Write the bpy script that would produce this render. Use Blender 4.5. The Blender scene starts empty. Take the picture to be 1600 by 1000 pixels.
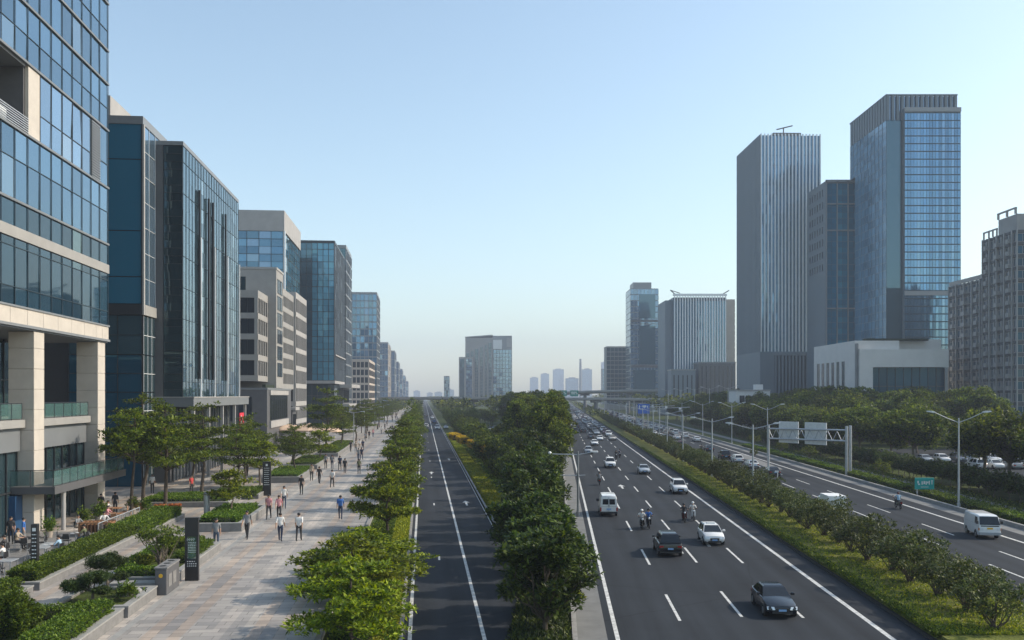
HAZE_C=(.64,.71,.87); EXPO=0.70; SKY_STR=.15; SKY_AIR=1.0; SKY_DUST=1.2; SKY_OZ=1.0; SUN_STR=2.8; SKY_TINT=(1.09,1.085,.965); HAZE=.0003
import bpy, bmesh, math, random
import numpy as np
from mathutils import Vector, Matrix
R = math.radians
rnd = random.Random(7)
SC = bpy.context.scene
COL = SC.collection
F_PX, HOR, CAM_H = 1450.0, 618.0, 11.0
KL, KR = -0.0952, 0.0503           # the two roads leave the viewpoint at slightly different headings
RZL, RZR = math.atan(-KL), math.atan(-KR)
PZ = 1.3                           # height of the paved plaza over the carriageways
def L(a, y, z=0.0): return Vector((a + KL*y, y, z))
def RR(a, y, z=0.0): return Vector((a + KR*y, y, z))
def ordn(i):
    w = ['first','second','third','fourth','fifth','sixth','seventh','eighth','ninth','tenth','eleventh','twelfth','thirteenth',
         'fourteenth','fifteenth','sixteenth','seventeenth','eighteenth','nineteenth','twentieth']
    if i < 20: return w[i]
    t = ['twenty','thirty','forty','fifty','sixty','seventy','eighty','ninety'][(i+1)//10-2]
    u = (i+1) % 10
    return (t[:-1]+'ieth') if u == 0 else t+'-'+w[u-1]

# ------------------------------------------------------------------ scene objects
def link(o, parent=None):
    COL.objects.link(o)
    if parent is not None: o.parent = parent
    return o
def tag(o, label=None, cat=None, group=None, kind=None):
    if label: o['label'] = label
    if cat: o['category'] = cat
    if group: o['group'] = group
    if kind: o['kind'] = kind
    return o
def thing(name, label, cat, loc=(0,0,0), rz=0.0, group=None):
    o = bpy.data.objects.new(name, None); link(o)
    o.empty_display_size = .3
    o.location = loc; o.rotation_euler = (0,0,rz)
    return tag(o, label, cat, group)
def copy_tree(o, kids, parent=None):
    c = o.copy(); COL.objects.link(c)
    if parent is not None: c.parent = parent
    for ch in kids.get(o, ()): copy_tree(ch, kids, c)
    return c
def kids_of(root):
    d = {}
    for o in COL.objects:
        if o.parent is not None: d.setdefault(o.parent, []).append(o)
    return d
class MB:
    """collects shapes for ONE mesh object"""
    def __init__(s): s.v = []; s.f = []; s.m = []
    def add(s, vs, fs, m=0):
        b = len(s.v); s.v += [tuple(v) for v in vs]
        s.f += [tuple(b+i for i in f) for f in fs]; s.m += [m]*len(fs)
    def quad(s, a, b, c, d, m=0): s.add([a,b,c,d], [(0,1,2,3)], m)
    def box(s, x0, x1, y0, y1, z0, z1, m=0):
        if x1 < x0: x0, x1 = x1, x0
        if y1 < y0: y0, y1 = y1, y0
        s.add([(x0,y0,z0),(x1,y0,z0),(x1,y1,z0),(x0,y1,z0),(x0,y0,z1),(x1,y0,z1),(x1,y1,z1),(x0,y1,z1)],
              [(3,2,1,0),(4,5,6,7),(0,1,5,4),(1,2,6,5),(2,3,7,6),(3,0,4,7)], m)
    def bbox(s, x0, x1, y0, y1, z0, z1, b=.03, m=0):
        """box with chamfered upper and side edges"""
        def ring(i, z): return [(x0+i+b,y0+i,z),(x1-i-b,y0+i,z),(x1-i,y0+i+b,z),(x1-i,y1-i-b,z),(x1-i-b,y1-i,z),(x0+i+b,y1-i,z),(x0+i,y1-i-b,z),(x0+i,y0+i+b,z)]
        s.loft([ring(0,z0), ring(0,z1-b), ring(b,z1)], m, True, True)
    def loft(s, rings, m=0, cap0=False, cap1=False):
        n = len(rings[0]); vs = [p for r in rings for p in r]; fs = []
        for k in range(len(rings)-1):
            for i in range(n):
                j = (i+1) % n
                fs.append((k*n+i, k*n+j, (k+1)*n+j, (k+1)*n+i))
        if cap0: fs.append(tuple(range(n-1,-1,-1)))
        if cap1: fs.append(tuple((len(rings)-1)*n+i for i in range(n)))
        s.add(vs, fs, m)
    def path(s, pts, rads, n=8, m=0):
        pts = [Vector(p) for p in pts]; rings = []
        for i, p in enumerate(pts):
            d = (pts[min(i+1,len(pts)-1)] - pts[max(i-1,0)]).normalized()
            a = d.cross(Vector((0,0,1)) if abs(d.z) < .9 else Vector((1,0,0))).normalized(); b = d.cross(a)
            r = rads[i] if hasattr(rads,'__len__') else rads
            rings.append([p + (a*math.cos(t)+b*math.sin(t))*r for t in [2*math.pi*k/n for k in range(n)]])
        for q in rings: q.reverse()
        s.loft(rings, m, True, True)
    def disc(s, c, axis, r, th, n=16, m=0):
        c = Vector(c); ax = Vector(axis).normalized()
        s.path([c-ax*th/2, c+ax*th/2], [r,r], n, m)
    def ball(s, c, rx, ry, rz, nu=10, nv=6, m=0):
        rings = []
        for j in range(nv+1):
            t = -math.pi/2 + math.pi*(j if 0<j<nv else (j*1.0 + (.08 if j==0 else -.08)))/nv
            rings.append([(c[0]+rx*math.cos(t)*math.cos(2*math.pi*i/nu), c[1]+ry*math.cos(t)*math.sin(2*math.pi*i/nu), c[2]+rz*math.sin(t)) for i in range(nu)])
        s.loft(rings, m, True, True)
    def mesh(s, name, mats, smooth=False):
        me = bpy.data.meshes.new(name); me.from_pydata(s.v, [], s.f)
        for mt in (mats if isinstance(mats,(list,tuple)) else [mats]): me.materials.append(mt)
        me.polygons.foreach_set('material_index', s.m)
        if smooth:
            me.polygons.foreach_set('use_smooth', [True]*len(s.f))
            try: me.set_sharp_from_angle(angle=R(smooth if smooth is not True else 40))
            except Exception: pass
        me.update(); return me
    def build(s, name, mats, parent=None, smooth=False, loc=None, rz=None):
        o = link(bpy.data.objects.new(name, s.mesh(name, mats, smooth)), parent)
        if loc is not None: o.location = loc
        if rz is not None: o.rotation_euler = (0,0,rz)
        return o
def npmesh(name, V, Q, mats, mi=None):
    """quads from numpy arrays"""
    me = bpy.data.meshes.new(name)
    n, k = len(V), len(Q)
    me.vertices.add(n); me.vertices.foreach_set('co', np.asarray(V, np.float32).ravel())
    me.loops.add(k*4); me.loops.foreach_set('vertex_index', np.asarray(Q, np.int32).ravel())
    me.polygons.add(k); me.polygons.foreach_set('loop_start', np.arange(0,k*4,4,dtype=np.int32))
    me.polygons.foreach_set('loop_total', np.full(k,4,np.int32))
    for m in (mats if isinstance(mats,(list,tuple)) else [mats]): me.materials.append(m)
    if mi is not None: me.polygons.foreach_set('material_index', np.asarray(mi,np.int32))
    me.update(calc_edges=True); me.validate(); return me
def mobj(name, me, parent=None, loc=None, rz=None):
    o = link(bpy.data.objects.new(name, me), parent)
    if loc is not None: o.location = loc
    if rz is not None: o.rotation_euler = (0,0,rz)
    return o

# ------------------------------------------------------------------ materials
class NT:
    def __init__(s, name):
        s.m = bpy.data.materials.new(name); s.m.use_nodes = True
        s.t = s.m.node_tree; s.p = s.t.nodes['Principled BSDF']; s.out = s.t.nodes['Material Output']
    def n(s, kind, **kw):
        nd = s.t.nodes.new(kind)
        for k, v in kw.items():
            if k.startswith('i_'): nd.inputs[k[2:].replace('_',' ')].default_value = v
            else: setattr(nd, k, v)
        return nd
    def l(s, a, b): s.t.links.new(a, b)
def c4(c): return (c[0],c[1],c[2],1.0)
def plain(name, col, rough=.6, metal=0.0, var=.12, scale=3.0, bump=0.0, bscale=30.0, spec=.5, coat=0.0):
    """a base colour broken up by two noises, with optional bump"""
    k = NT(name); p = k.p
    p.inputs['Roughness'].default_value = rough; p.inputs['Metallic'].default_value = metal
    p.inputs['Specular IOR Level'].default_value = spec
    if coat: p.inputs['Coat Weight'].default_value = coat; p.inputs['Coat Roughness'].default_value = .05
    if var:
        tc = k.n('ShaderNodeTexCoord'); nz = k.n('ShaderNodeTexNoise', i_Scale=scale, i_Detail=6.0, i_Roughness=.65)
        k.l(tc.outputs['Object'], nz.inputs['Vector'])
        rp = k.n('ShaderNodeMapRange'); rp.inputs['From Min'].default_value = .3; rp.inputs['From Max'].default_value = .7
        rp.inputs['To Min'].default_value = 1-var; rp.inputs['To Max'].default_value = 1+var
        k.l(nz.outputs['Fac'], rp.inputs['Value'])
        mx = k.n('ShaderNodeMix', data_type='RGBA', blend_type='MULTIPLY'); mx.inputs['Factor'].default_value = 1
        mx.inputs['A'].default_value = c4(col); k.l(rp.outputs['Result'], mx.inputs['B'])
        k.l(mx.outputs['Result'], p.inputs['Base Color'])
        if bump:
            n2 = k.n('ShaderNodeTexNoise', i_Scale=bscale, i_Detail=4.0); k.l(tc.outputs['Object'], n2.inputs['Vector'])
            b = k.n('ShaderNodeBump', i_Strength=bump, i_Distance=.02); k.l(n2.outputs['Fac'], b.inputs['Height']); k.l(b.outputs['Normal'], p.inputs['Normal'])
    else: p.inputs['Base Color'].default_value = c4(col)
    return k.m
def glass(name, col, metal=.6, rough=.03, ior=1.6, light=None, lf=.12):
    """coated facade glass; each pane (mesh island) a slightly different tint, some with pale blinds behind"""
    k = NT(name); p = k.p
    p.inputs['Roughness'].default_value = rough; p.inputs['Metallic'].default_value = metal; p.inputs['IOR'].default_value = ior
    g = k.n('ShaderNodeNewGeometry')
    cr = k.n('ShaderNodeValToRGB'); e = cr.color_ramp.elements
    e[0].position = 0; e[0].color = c4([c*.72 for c in col]); e[1].position = 1-lf; e[1].color = c4([c*1.2 for c in col])
    if light: 
        q = cr.color_ramp.elements.new(1-lf+.01); q.color = c4(light)
    k.l(g.outputs['Random Per Island'], cr.inputs['Fac']); k.l(cr.outputs['Color'], p.inputs['Base Color'])
    tc = k.n('ShaderNodeTexCoord'); nz = k.n('ShaderNodeTexNoise', i_Scale=.35, i_Detail=1.0); k.l(tc.outputs['Object'], nz.inputs['Vector'])
    b = k.n('ShaderNodeBump', i_Strength=.06, i_Distance=.05); k.l(nz.outputs['Fac'], b.inputs['Height']); k.l(b.outputs['Normal'], p.inputs['Normal'])
    return k.m
def leafmat(name, dark, mid, light, trans=.3, rough=.45):
    k = NT(name); p = k.p; p.inputs['Roughness'].default_value = rough+.1; p.inputs['Specular IOR Level'].default_value = .25
    g = k.n('ShaderNodeNewGeometry'); oi = k.n('ShaderNodeObjectInfo')
    cr = k.n('ShaderNodeValToRGB'); e = cr.color_ramp.elements
    e[0].color = c4(dark); e[0].position = .05; e[1].color = c4(light); e[1].position = 1.0
    q = e.new(.55); q.color = c4(mid)
    k.l(g.outputs['Random Per Island'], cr.inputs['Fac'])
    hs = k.n('ShaderNodeHueSaturation'); mr = k.n('ShaderNodeMapRange')
    mr.inputs['To Min'].default_value = .78; mr.inputs['To Max'].default_value = 1.25
    k.l(oi.outputs['Random'], mr.inputs['Value']); k.l(mr.outputs['Result'], hs.inputs['Value'])
    m2 = k.n('ShaderNodeMapRange'); m2.inputs['To Min'].default_value = .49; m2.inputs['To Max'].default_value = .512
    k.l(oi.outputs['Random'], m2.inputs['Value']); k.l(m2.outputs['Result'], hs.inputs['Hue'])
    k.l(cr.outputs['Color'], hs.inputs['Color']); k.l(hs.outputs['Color'], p.inputs['Base Color'])
    t = k.n('ShaderNodeBsdfTranslucent'); mx = k.n('ShaderNodeMixShader'); mx.inputs['Fac'].default_value = trans
    h2 = k.n('ShaderNodeHueSaturation', i_Value=1.5, i_Saturation=1.1, i_Hue=.49); k.l(hs.outputs['Color'], h2.inputs['Color']); k.l(h2.outputs['Color'], t.inputs['Color'])
    k.l(p.outputs['BSDF'], mx.inputs[1]); k.l(t.outputs['BSDF'], mx.inputs[2]); k.l(mx.outputs['Shader'], k.out.inputs['Surface'])
    return k.m
def paint(name, col, rough=.25, metal=0.0): return plain(name, col, rough, metal, .05, 1.5, coat=.25)

def asphalt(name, base):
    k = NT(name); p = k.p; p.inputs['Roughness'].default_value = .85; p.inputs['Specular IOR Level'].default_value = .2
    tc = k.n('ShaderNodeTexCoord')
    mp = k.n('ShaderNodeMapping'); mp.inputs['Scale'].default_value = (1.1,.045,1); k.l(tc.outputs['Object'], mp.inputs['Vector'])
    a = k.n('ShaderNodeTexNoise', i_Scale=1.0, i_Detail=5.0, i_Roughness=.6); k.l(mp.outputs['Vector'], a.inputs['Vector'])   # wheel tracks along the road
    b = k.n('ShaderNodeTexNoise', i_Scale=.12, i_Detail=5.0, i_Roughness=.6); k.l(tc.outputs['Object'], b.inputs['Vector'])
    c = k.n('ShaderNodeTexNoise', i_Scale=22.0, i_Detail=3.0); k.l(tc.outputs['Object'], c.inputs['Vector'])
    ad = k.n('ShaderNodeMath', operation='ADD'); k.l(a.outputs['Fac'], ad.inputs[0]); k.l(b.outputs['Fac'], ad.inputs[1])
    a2 = k.n('ShaderNodeMath', operation='MULTIPLY_ADD'); k.l(c.outputs['Fac'], a2.inputs[0]); a2.inputs[1].default_value = .35; k.l(ad.outputs[0], a2.inputs[2])
    cr = k.n('ShaderNodeValToRGB'); e = cr.color_ramp.elements
    e[0].position = .85; e[0].color = c4([x*.72 for x in base]); e[1].position = 1.5; e[1].color = c4([x*1.35 for x in base])
    mr = k.n('ShaderNodeMapRange'); mr.inputs['From Min'].default_value = .8; mr.inputs['From Max'].default_value = 1.5
    k.l(a2.outputs[0], mr.inputs['Value']); e[0].position = 0; e[1].position = 1
    k.l(mr.outputs['Result'], cr.inputs['Fac'])
    sp = k.n('ShaderNodeSeparateXYZ'); k.l(tc.outputs['Object'], sp.inputs[0])
    pg = k.n('ShaderNodeMath', operation='PINGPONG'); k.l(sp.outputs['X'], pg.inputs[0]); pg.inputs[1].default_value = .78
    m4 = k.n('ShaderNodeMapRange'); m4.inputs['From Max'].default_value=.78; m4.inputs['To Min'].default_value=.86; m4.inputs['To Max'].default_value=1.1; k.l(pg.outputs[0], m4.inputs['Value'])   # tyre-polished tracks
    mp2 = k.n('ShaderNodeMapping'); mp2.inputs['Scale'].default_value = (.3,.06,1); k.l(tc.outputs['Object'], mp2.inputs['Vector'])
    vo = k.n('ShaderNodeTexVoronoi', distance='CHEBYCHEV', i_Scale=1.0); k.l(mp2.outputs['Vector'], vo.inputs['Vector'])
    r5 = k.n('ShaderNodeValToRGB'); r5.color_ramp.interpolation='CONSTANT'; e5=r5.color_ramp.elements; e5[0].color=c4((.74,.74,.77)); e5[1].position=.13; e5[1].color=c4((1,1,1)); q5=e5.new(.92); q5.color=c4((1.22,1.2,1.16))
    k.l(vo.outputs['Color'], r5.inputs['Fac'])                                                      # resurfaced patches
    v6 = k.n('ShaderNodeTexVoronoi', feature='DISTANCE_TO_EDGE', i_Scale=.11); n6 = k.n('ShaderNodeTexNoise', i_Scale=.5, i_Detail=6.0)
    k.l(tc.outputs['Object'], n6.inputs['Vector']); x6 = k.n('ShaderNodeMix', data_type='RGBA'); x6.inputs['Factor'].default_value=.35; k.l(tc.outputs['Object'], x6.inputs['A']); k.l(n6.outputs['Color'], x6.inputs['B']); k.l(x6.outputs['Result'], v6.inputs['Vector'])
    r6 = k.n('ShaderNodeMapRange'); r6.inputs['From Max'].default_value=.006; r6.inputs['To Min'].default_value=.72; k.l(v6.outputs['Distance'], r6.inputs['Value'])   # cracks
    z1 = k.n('ShaderNodeMix', data_type='RGBA', blend_type='MULTIPLY'); z1.inputs['Factor'].default_value=1; k.l(cr.outputs['Color'], z1.inputs['A']); k.l(m4.outputs['Result'], z1.inputs['B'])
    z2 = k.n('ShaderNodeMix', data_type='RGBA', blend_type='MULTIPLY'); z2.inputs['Factor'].default_value=1; k.l(z1.outputs['Result'], z2.inputs['A']); k.l(r5.outputs['Color'], z2.inputs['B'])
    z3 = k.n('ShaderNodeMix', data_type='RGBA', blend_type='MULTIPLY'); z3.inputs['Factor'].default_value=1; k.l(z2.outputs['Result'], z3.inputs['A']); k.l(r6.outputs['Result'], z3.inputs['B'])
    k.l(z3.outputs['Result'], p.inputs['Base Color'])
    bm = k.n('ShaderNodeBump', i_Strength=.25, i_Distance=.01); k.l(c.outputs['Fac'], bm.inputs['Height']); k.l(bm.outputs['Normal'], p.inputs['Normal'])
    return k.m
def paving(name):
    k = NT(name); p = k.p; p.inputs['Roughness'].default_value = .62
    tc = k.n('ShaderNodeTexCoord')
    br = k.n('ShaderNodeTexBrick', offset=.5, i_Scale=1.0); br.inputs['Brick Width'].default_value = 1.2; br.inputs['Row Height'].default_value = .6
    br.inputs['Mortar Size'].default_value = .012; br.inputs['Color1'].default_value = c4((.44,.415,.38)); br.inputs['Color2'].default_value = c4((.29,.28,.265)); br.inputs['Mortar'].default_value = c4((.13,.125,.12))
    k.l(tc.outputs['Object'], br.inputs['Vector'])
    mp = k.n('ShaderNodeMapping'); mp.inputs['Location'].default_value = (.3,.2,0); k.l(tc.outputs['Object'], mp.inputs['Vector'])
    b2 = k.n('ShaderNodeTexBrick', offset=.5, i_Scale=1.0); b2.inputs['Brick Width'].default_value = 2.4; b2.inputs['Row Height'].default_value = 3.6; b2.inputs['Mortar Size'].default_value = 0
    b2.inputs['Color1'].default_value = c4((1.1,1.06,1.02)); b2.inputs['Color2'].default_value = c4((.8,.79,.8)); k.l(mp.outputs['Vector'], b2.inputs['Vector'])
    mx = k.n('ShaderNodeMix', data_type='RGBA', blend_type='MULTIPLY'); mx.inputs['Factor'].default_value = 1
    k.l(br.outputs['Color'], mx.inputs['A']); k.l(b2.outputs['Color'], mx.inputs['B'])
    # long lengthwise bands: reddish and pale stone
    sp = k.n('ShaderNodeSeparateXYZ'); k.l(tc.outputs['Object'], sp.inputs[0])
    w = k.n('ShaderNodeMath', operation='PINGPONG'); k.l(sp.outputs['X'], w.inputs[0]); w.inputs[1].default_value = 2.1
    cr = k.n('ShaderNodeValToRGB'); cr.color_ramp.interpolation = 'CONSTANT'; e = cr.color_ramp.elements
    e[0].color = c4((1.28,1.24,1.2)); e[1].position = .14; e[1].color = c4((1,1,1)); q = e.new(.62); q.color = c4((1.02,.90,.81)); q = e.new(.86); q.color = c4((.82,.82,.84))
    d = k.n('ShaderNodeMath', operation='DIVIDE'); k.l(w.outputs[0], d.inputs[0]); d.inputs[1].default_value = 2.1; k.l(d.outputs[0], cr.inputs['Fac'])
    m2 = k.n('ShaderNodeMix', data_type='RGBA', blend_type='MULTIPLY'); m2.inputs['Factor'].default_value = .9
    k.l(mx.outputs['Result'], m2.inputs['A']); k.l(cr.outputs['Color'], m2.inputs['B'])
    nz = k.n('ShaderNodeTexNoise', i_Scale=.35, i_Detail=7.0, i_Roughness=.7); k.l(tc.outputs['Object'], nz.inputs['Vector'])
    mr = k.n('ShaderNodeMapRange'); mr.inputs['From Min'].default_value=.3; mr.inputs['From Max'].default_value=.7; mr.inputs['To Min'].default_value=.78; mr.inputs['To Max'].default_value=1.15
    k.l(nz.outputs['Fac'], mr.inputs['Value'])
    m3 = k.n('ShaderNodeMix', data_type='RGBA', blend_type='MULTIPLY'); m3.inputs['Factor'].default_value = 1
    k.l(m2.outputs['Result'], m3.inputs['A']); k.l(mr.outputs['Result'], m3.inputs['B']); k.l(m3.outputs['Result'], p.inputs['Base Color'])
    return k.m
def lawn(name, a, b, c, scale=.6):
    k = NT(name); p = k.p; p.inputs['Roughness'].default_value = .9; p.inputs['Specular IOR Level'].default_value = .15
    tc = k.n('ShaderNodeTexCoord'); nz = k.n('ShaderNodeTexNoise', i_Scale=scale, i_Detail=8.0, i_Roughness=.72); k.l(tc.outputs['Object'], nz.inputs['Vector'])
    cr = k.n('ShaderNodeValToRGB'); e = cr.color_ramp.elements; e[0].position=.34; e[0].color=c4(a); e[1].position=.68; e[1].color=c4(c); q=e.new(.5); q.color=c4(b)
    k.l(nz.outputs['Fac'], cr.inputs['Fac']); k.l(cr.outputs['Color'], p.inputs['Base Color'])
    n2 = k.n('ShaderNodeTexNoise', i_Scale=9.0, i_Detail=5.0); k.l(tc.outputs['Object'], n2.inputs['Vector'])
    bm = k.n('ShaderNodeBump', i_Strength=.8, i_Distance=.12); k.l(n2.outputs['Fac'], bm.inputs['Height']); k.l(bm.outputs['Normal'], p.inputs['Normal'])
    return k.m
M = dict(
 asphalt=asphalt('asphalt',(.023,.027,.033)), asphalt_dark=asphalt('asphalt_dark',(.026,.030,.037)), shoulder=plain('shoulder_concrete',(.17,.17,.165),.8,var=.2,scale=.7,bump=.2),
 line=plain('road_line',(.56,.56,.54),.65,var=.38,scale=3.5), paving=paving('plaza_paving'), terrace=plain('terrace_stone',(.2,.195,.19),.6,var=.2,scale=1.2),
 soil=lawn('verge_soil',(.03,.035,.012),(.055,.075,.018),(.10,.12,.03)), grass=lawn('median_grass',(.055,.075,.014),(.14,.155,.03),(.26,.23,.08),.45), earth=lawn('far_ground',(.05,.07,.03),(.07,.09,.04),(.10,.10,.06),.05),
 kerb=plain('kerb_stone',(.27,.265,.255),.75,var=.22,scale=2.0,bump=.2), planter=plain('planter_granite',(.20,.195,.19),.6,var=.2,scale=2.5,bump=.1), planter_top=plain('planter_coping',(.30,.295,.28),.55,var=.15,scale=2.0),
 beige=plain('beige_stone',(.52,.47,.41),.6,var=.09,scale=.8), beige_grey=plain('grey_beige_stone',(.30,.29,.275),.65,var=.1,scale=.5), concrete=plain('pale_concrete',(.35,.34,.33),.7,var=.1,scale=.4),
 grey=plain('grey_cladding',(.17,.18,.19),.5,var=.07,scale=.3), dkerb=plain('dark_kerb',(.035,.035,.035),.85,var=.2), greyd=plain('dark_grey_stone',(.10,.10,.105),.5,var=.12,scale=.8), greym=plain('mid_grey_metal',(.25,.26,.27),.45,.3,.06), black=plain('black_metal',(.018,.018,.02),.4,var=.1), dark=plain('dark_recess',(.015,.017,.02),.8,var=.1),
 steel=plain('galvanised_steel',(.46,.48,.5),.45,.5,.1), white=plain('white_render',(.70,.70,.69),.6,var=.06), mull=plain('dark_mullion',(.045,.05,.055),.4,.4,.05), mull_l=plain('pale_mullion',(.80,.81,.82),.4,.3,.05), blue_panel=plain('blue_panel',(.02,.07,.16),.4,var=.05),
 tower_grey=plain('tower_grey_stone',(.15,.185,.215),.6,var=.05,scale=.1), residential=plain('residential_render',(.075,.083,.092),.75,var=.1,scale=.3), residential_l=plain('residential_trim',(.28,.28,.28),.75,var=.1,scale=.3), tan=plain('tan_render',(.42,.36,.30),.75,var=.08,scale=.2),
 g_blue=glass('glass_blue',(.20,.31,.42),.75,light=(.30,.40,.5),lf=.06), g_teal=glass('glass_teal',(.075,.15,.19),.6,light=(.16,.24,.27),lf=.05), g_dark=glass('glass_dark',(.04,.075,.09),.5,light=(.10,.12,.12),lf=.07), g_sky=glass('glass_sky',(.30,.41,.52),.85,rough=.10,light=(.45,.52,.58),lf=.08), g_win=glass('window_glass',(.03,.04,.05),.25,light=(.14,.15,.15),lf=.15), g_b1=glass('sky_tinted_glass',(.030,.19,.31),.22), g_navy=glass('navy_glass',(.010,.065,.11),.2,ior=1.25,light=(.12,.17,.18),lf=.05), g_t2=glass('dark_teal_glass',(.012,.14,.235),.1,ior=1.3,light=(.03,.24,.34),lf=.08), g_deep=glass('deep_glass',(.016,.050,.078),.4,light=(.10,.16,.17),lf=.05), g_a=glass('office_glass',(.15,.26,.36),.78,light=(.24,.34,.42),lf=.06), g_fin=glass('fin_tower_glass',(.14,.25,.35),.7,rough=.1,light=(.18,.3,.4),lf=.04), g_e=glass('teal_front_glass',(.10,.29,.40),.25,light=(.2,.4,.5),lf=.06), mull_b=plain('blue_grey_mullion',(.035,.055,.07),.4,.3,.05), g_front=glass('front_glass',(.15,.29,.43),.8,rough=.10,light=(.22,.36,.5),lf=.08), pstone=plain('pale_stone',(.62,.60,.58),.65,var=.06,scale=.3), g_panel=glass('panel_glass',(.12,.25,.37),.35,rough=.15), g_bright=glass('reflective_glass',(.085,.165,.215),.72,light=(.30,.42,.48),lf=.05), g_tower=glass('tower_glass',(.13,.26,.38),.55,light=(.22,.33,.45),lf=.08),
 rail=glass('rail_glass',(.06,.13,.13),.1), bark=plain('bark',(.075,.058,.042),.9,var=.3,scale=6,bump=.5), bark_l=plain('pale_bark',(.16,.13,.10),.9,var=.3,scale=6,bump=.5),
 leaf_bright=leafmat('leaf_bright',(.040,.068,.006),(.135,.19,.012),(.33,.38,.03),.35), leaf_mid=leafmat('leaf_mid',(.024,.042,.007),(.080,.118,.013),(.22,.255,.03),.32), leaf_dark=leafmat('leaf_dark',(.012,.026,.007),(.036,.062,.010),(.115,.15,.024),.25), leaf_olive=leafmat('leaf_olive',(.020,.034,.009),(.058,.078,.016),(.135,.15,.036),.22),
 leaf_wood=leafmat('leaf_wood',(.015,.029,.007),(.060,.090,.014),(.20,.235,.034),.42), leaf_hedge=leafmat('leaf_hedge',(.026,.058,.007),(.080,.14,.013),(.21,.28,.03)), leaf_yellow=leafmat('leaf_yellow',(.10,.14,.010),(.22,.25,.016),(.42,.40,.03)), leaf_pine=leafmat('leaf_pine',(.016,.032,.009),(.042,.075,.016),(.10,.14,.034),.15), blossom=leafmat('yellow_blossom',(.35,.24,.02),(.55,.36,.03),(.7,.5,.05)),
 tyre=plain('tyre',(.012,.012,.013),.85,var=.1), rim=plain('alloy_rim',(.35,.36,.38),.35,.8,.05), carglass=glass('car_glass',(.012,.016,.02),.15), lamp_w=plain('headlamp',(.75,.77,.8),.15,.2,0), lamp_r=plain('tail_lamp',(.35,.012,.01),.2,0,0), plate_b=plain('blue_plate',(.25,.42,.68),.4,0,0), plate_y=plain('yellow_plate',(.75,.42,.03),.4,0,0), plastic=plain('black_plastic',(.02,.02,.022),.55,0,.05),
 skin=plain('skin',(.42,.25,.17),.6,0,.06), hair=plain('hair',(.012,.010,.009),.5,0,.1), wood=plain('wood_slat',(.30,.15,.07),.6,0,.2,6), canvas=plain('tan_canvas',(.62,.45,.32),.8,0,.06),
 sign_blue=plain('blue_sign_face',(.02,.12,.5),.4,0,.04), sign_teal=plain('teal_sign_face',(.02,.36,.34),.4,0,.04), sign_green=plain('green_sign_face',(.02,.22,.17),.4,0,.04), sign_white=plain('white_marking',(.75,.76,.75),.5,0,0), sign_back=plain('sign_back',(.74,.75,.75),.6,0,.08), red=plain('red_banner',(.6,.02,.04),.6,0,.05), orange=plain('orange_flower',(.6,.2,.05),.7,0,.1),
)
def colmat(name, c, rough=.7): 
    if name not in M: M[name] = plain(name, c, rough, 0, .12, 5)
    return M[name]
CARCOL = dict(white=(.72,.72,.71), silver=(.36,.38,.40), black=(.010,.011,.013), grey=(.12,.125,.135), navy=(.007,.011,.018), maroon=(.08,.012,.015), red=(.3,.02,.015), blue=(.03,.09,.25), beige=(.45,.40,.33))
for k_, v_ in CARCOL.items(): M['paint_'+k_] = paint('car_paint_'+k_, v_, .22, .15 if k_ in ('silver','grey') else 0)
# ------------------------------------------------------------------ camera, sky, sun
cam = bpy.data.objects.new('camera', bpy.data.cameras.new('camera')); COL.objects.link(cam)
cam.location = (0,0,CAM_H); cam.rotation_euler = (R(90),0,0)
cam.data.sensor_width = 36; cam.data.lens = 36*F_PX/1600; cam.data.shift_y = 118/1600
cam.data.clip_end = 20000; cam.data.clip_start = .5
SC.camera = cam
SC.view_settings.view_transform = 'Standard'; SC.view_settings.look = 'None'; SC.view_settings.gamma = 1; SC.view_settings.exposure = EXPO
SUN_EL, SUN_AZ = 35.0, 10.0        # azimuth from +X towards +Y
w = bpy.data.worlds.new('World'); SC.world = w; w.use_nodes = True
bg = w.node_tree.nodes['Background']; sky = w.node_tree.nodes.new('ShaderNodeTexSky')
sky.sky_type = 'NISHITA'; sky.sun_disc = False; sky.sun_elevation = R(SUN_EL); sky.sun_rotation = R(90-SUN_AZ)
sky.altitude = 30; sky.air_density = SKY_AIR; sky.dust_density = SKY_DUST; sky.ozone_density = SKY_OZ
tn = w.node_tree.nodes.new('ShaderNodeMix'); tn.data_type='RGBA'; tn.blend_type='MULTIPLY'; tn.inputs['Factor'].default_value=1; tn.inputs['B'].default_value=(*SKY_TINT,1)
w.node_tree.links.new(sky.outputs[0], tn.inputs['A']); w.node_tree.links.new(tn.outputs['Result'], bg.inputs[0]); bg.inputs[1].default_value = SKY_STR
sd = bpy.data.lights.new('sun','SUN'); sd.energy = SUN_STR; sd.angle = R(.5); sd.color = (1,.89,.74)
so = bpy.data.objects.new('sun', sd); COL.objects.link(so)
sv = Vector((math.cos(R(SUN_EL))*math.cos(R(SUN_AZ)), math.cos(R(SUN_EL))*math.sin(R(SUN_AZ)), math.sin(R(SUN_EL))))
so.rotation_euler = sv.to_track_quat('Z','Y').to_euler(); so.location = sv*300
SC.cycles.max_bounces = 6; SC.cycles.transparent_max_bounces = 8; SC.cycles.volume_bounces = 1
SC.cycles.diffuse_bounces = 3; SC.cycles.glossy_bounces = 4; SC.cycles.caustics_reflective = False; SC.cycles.caustics_refractive = False

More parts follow.
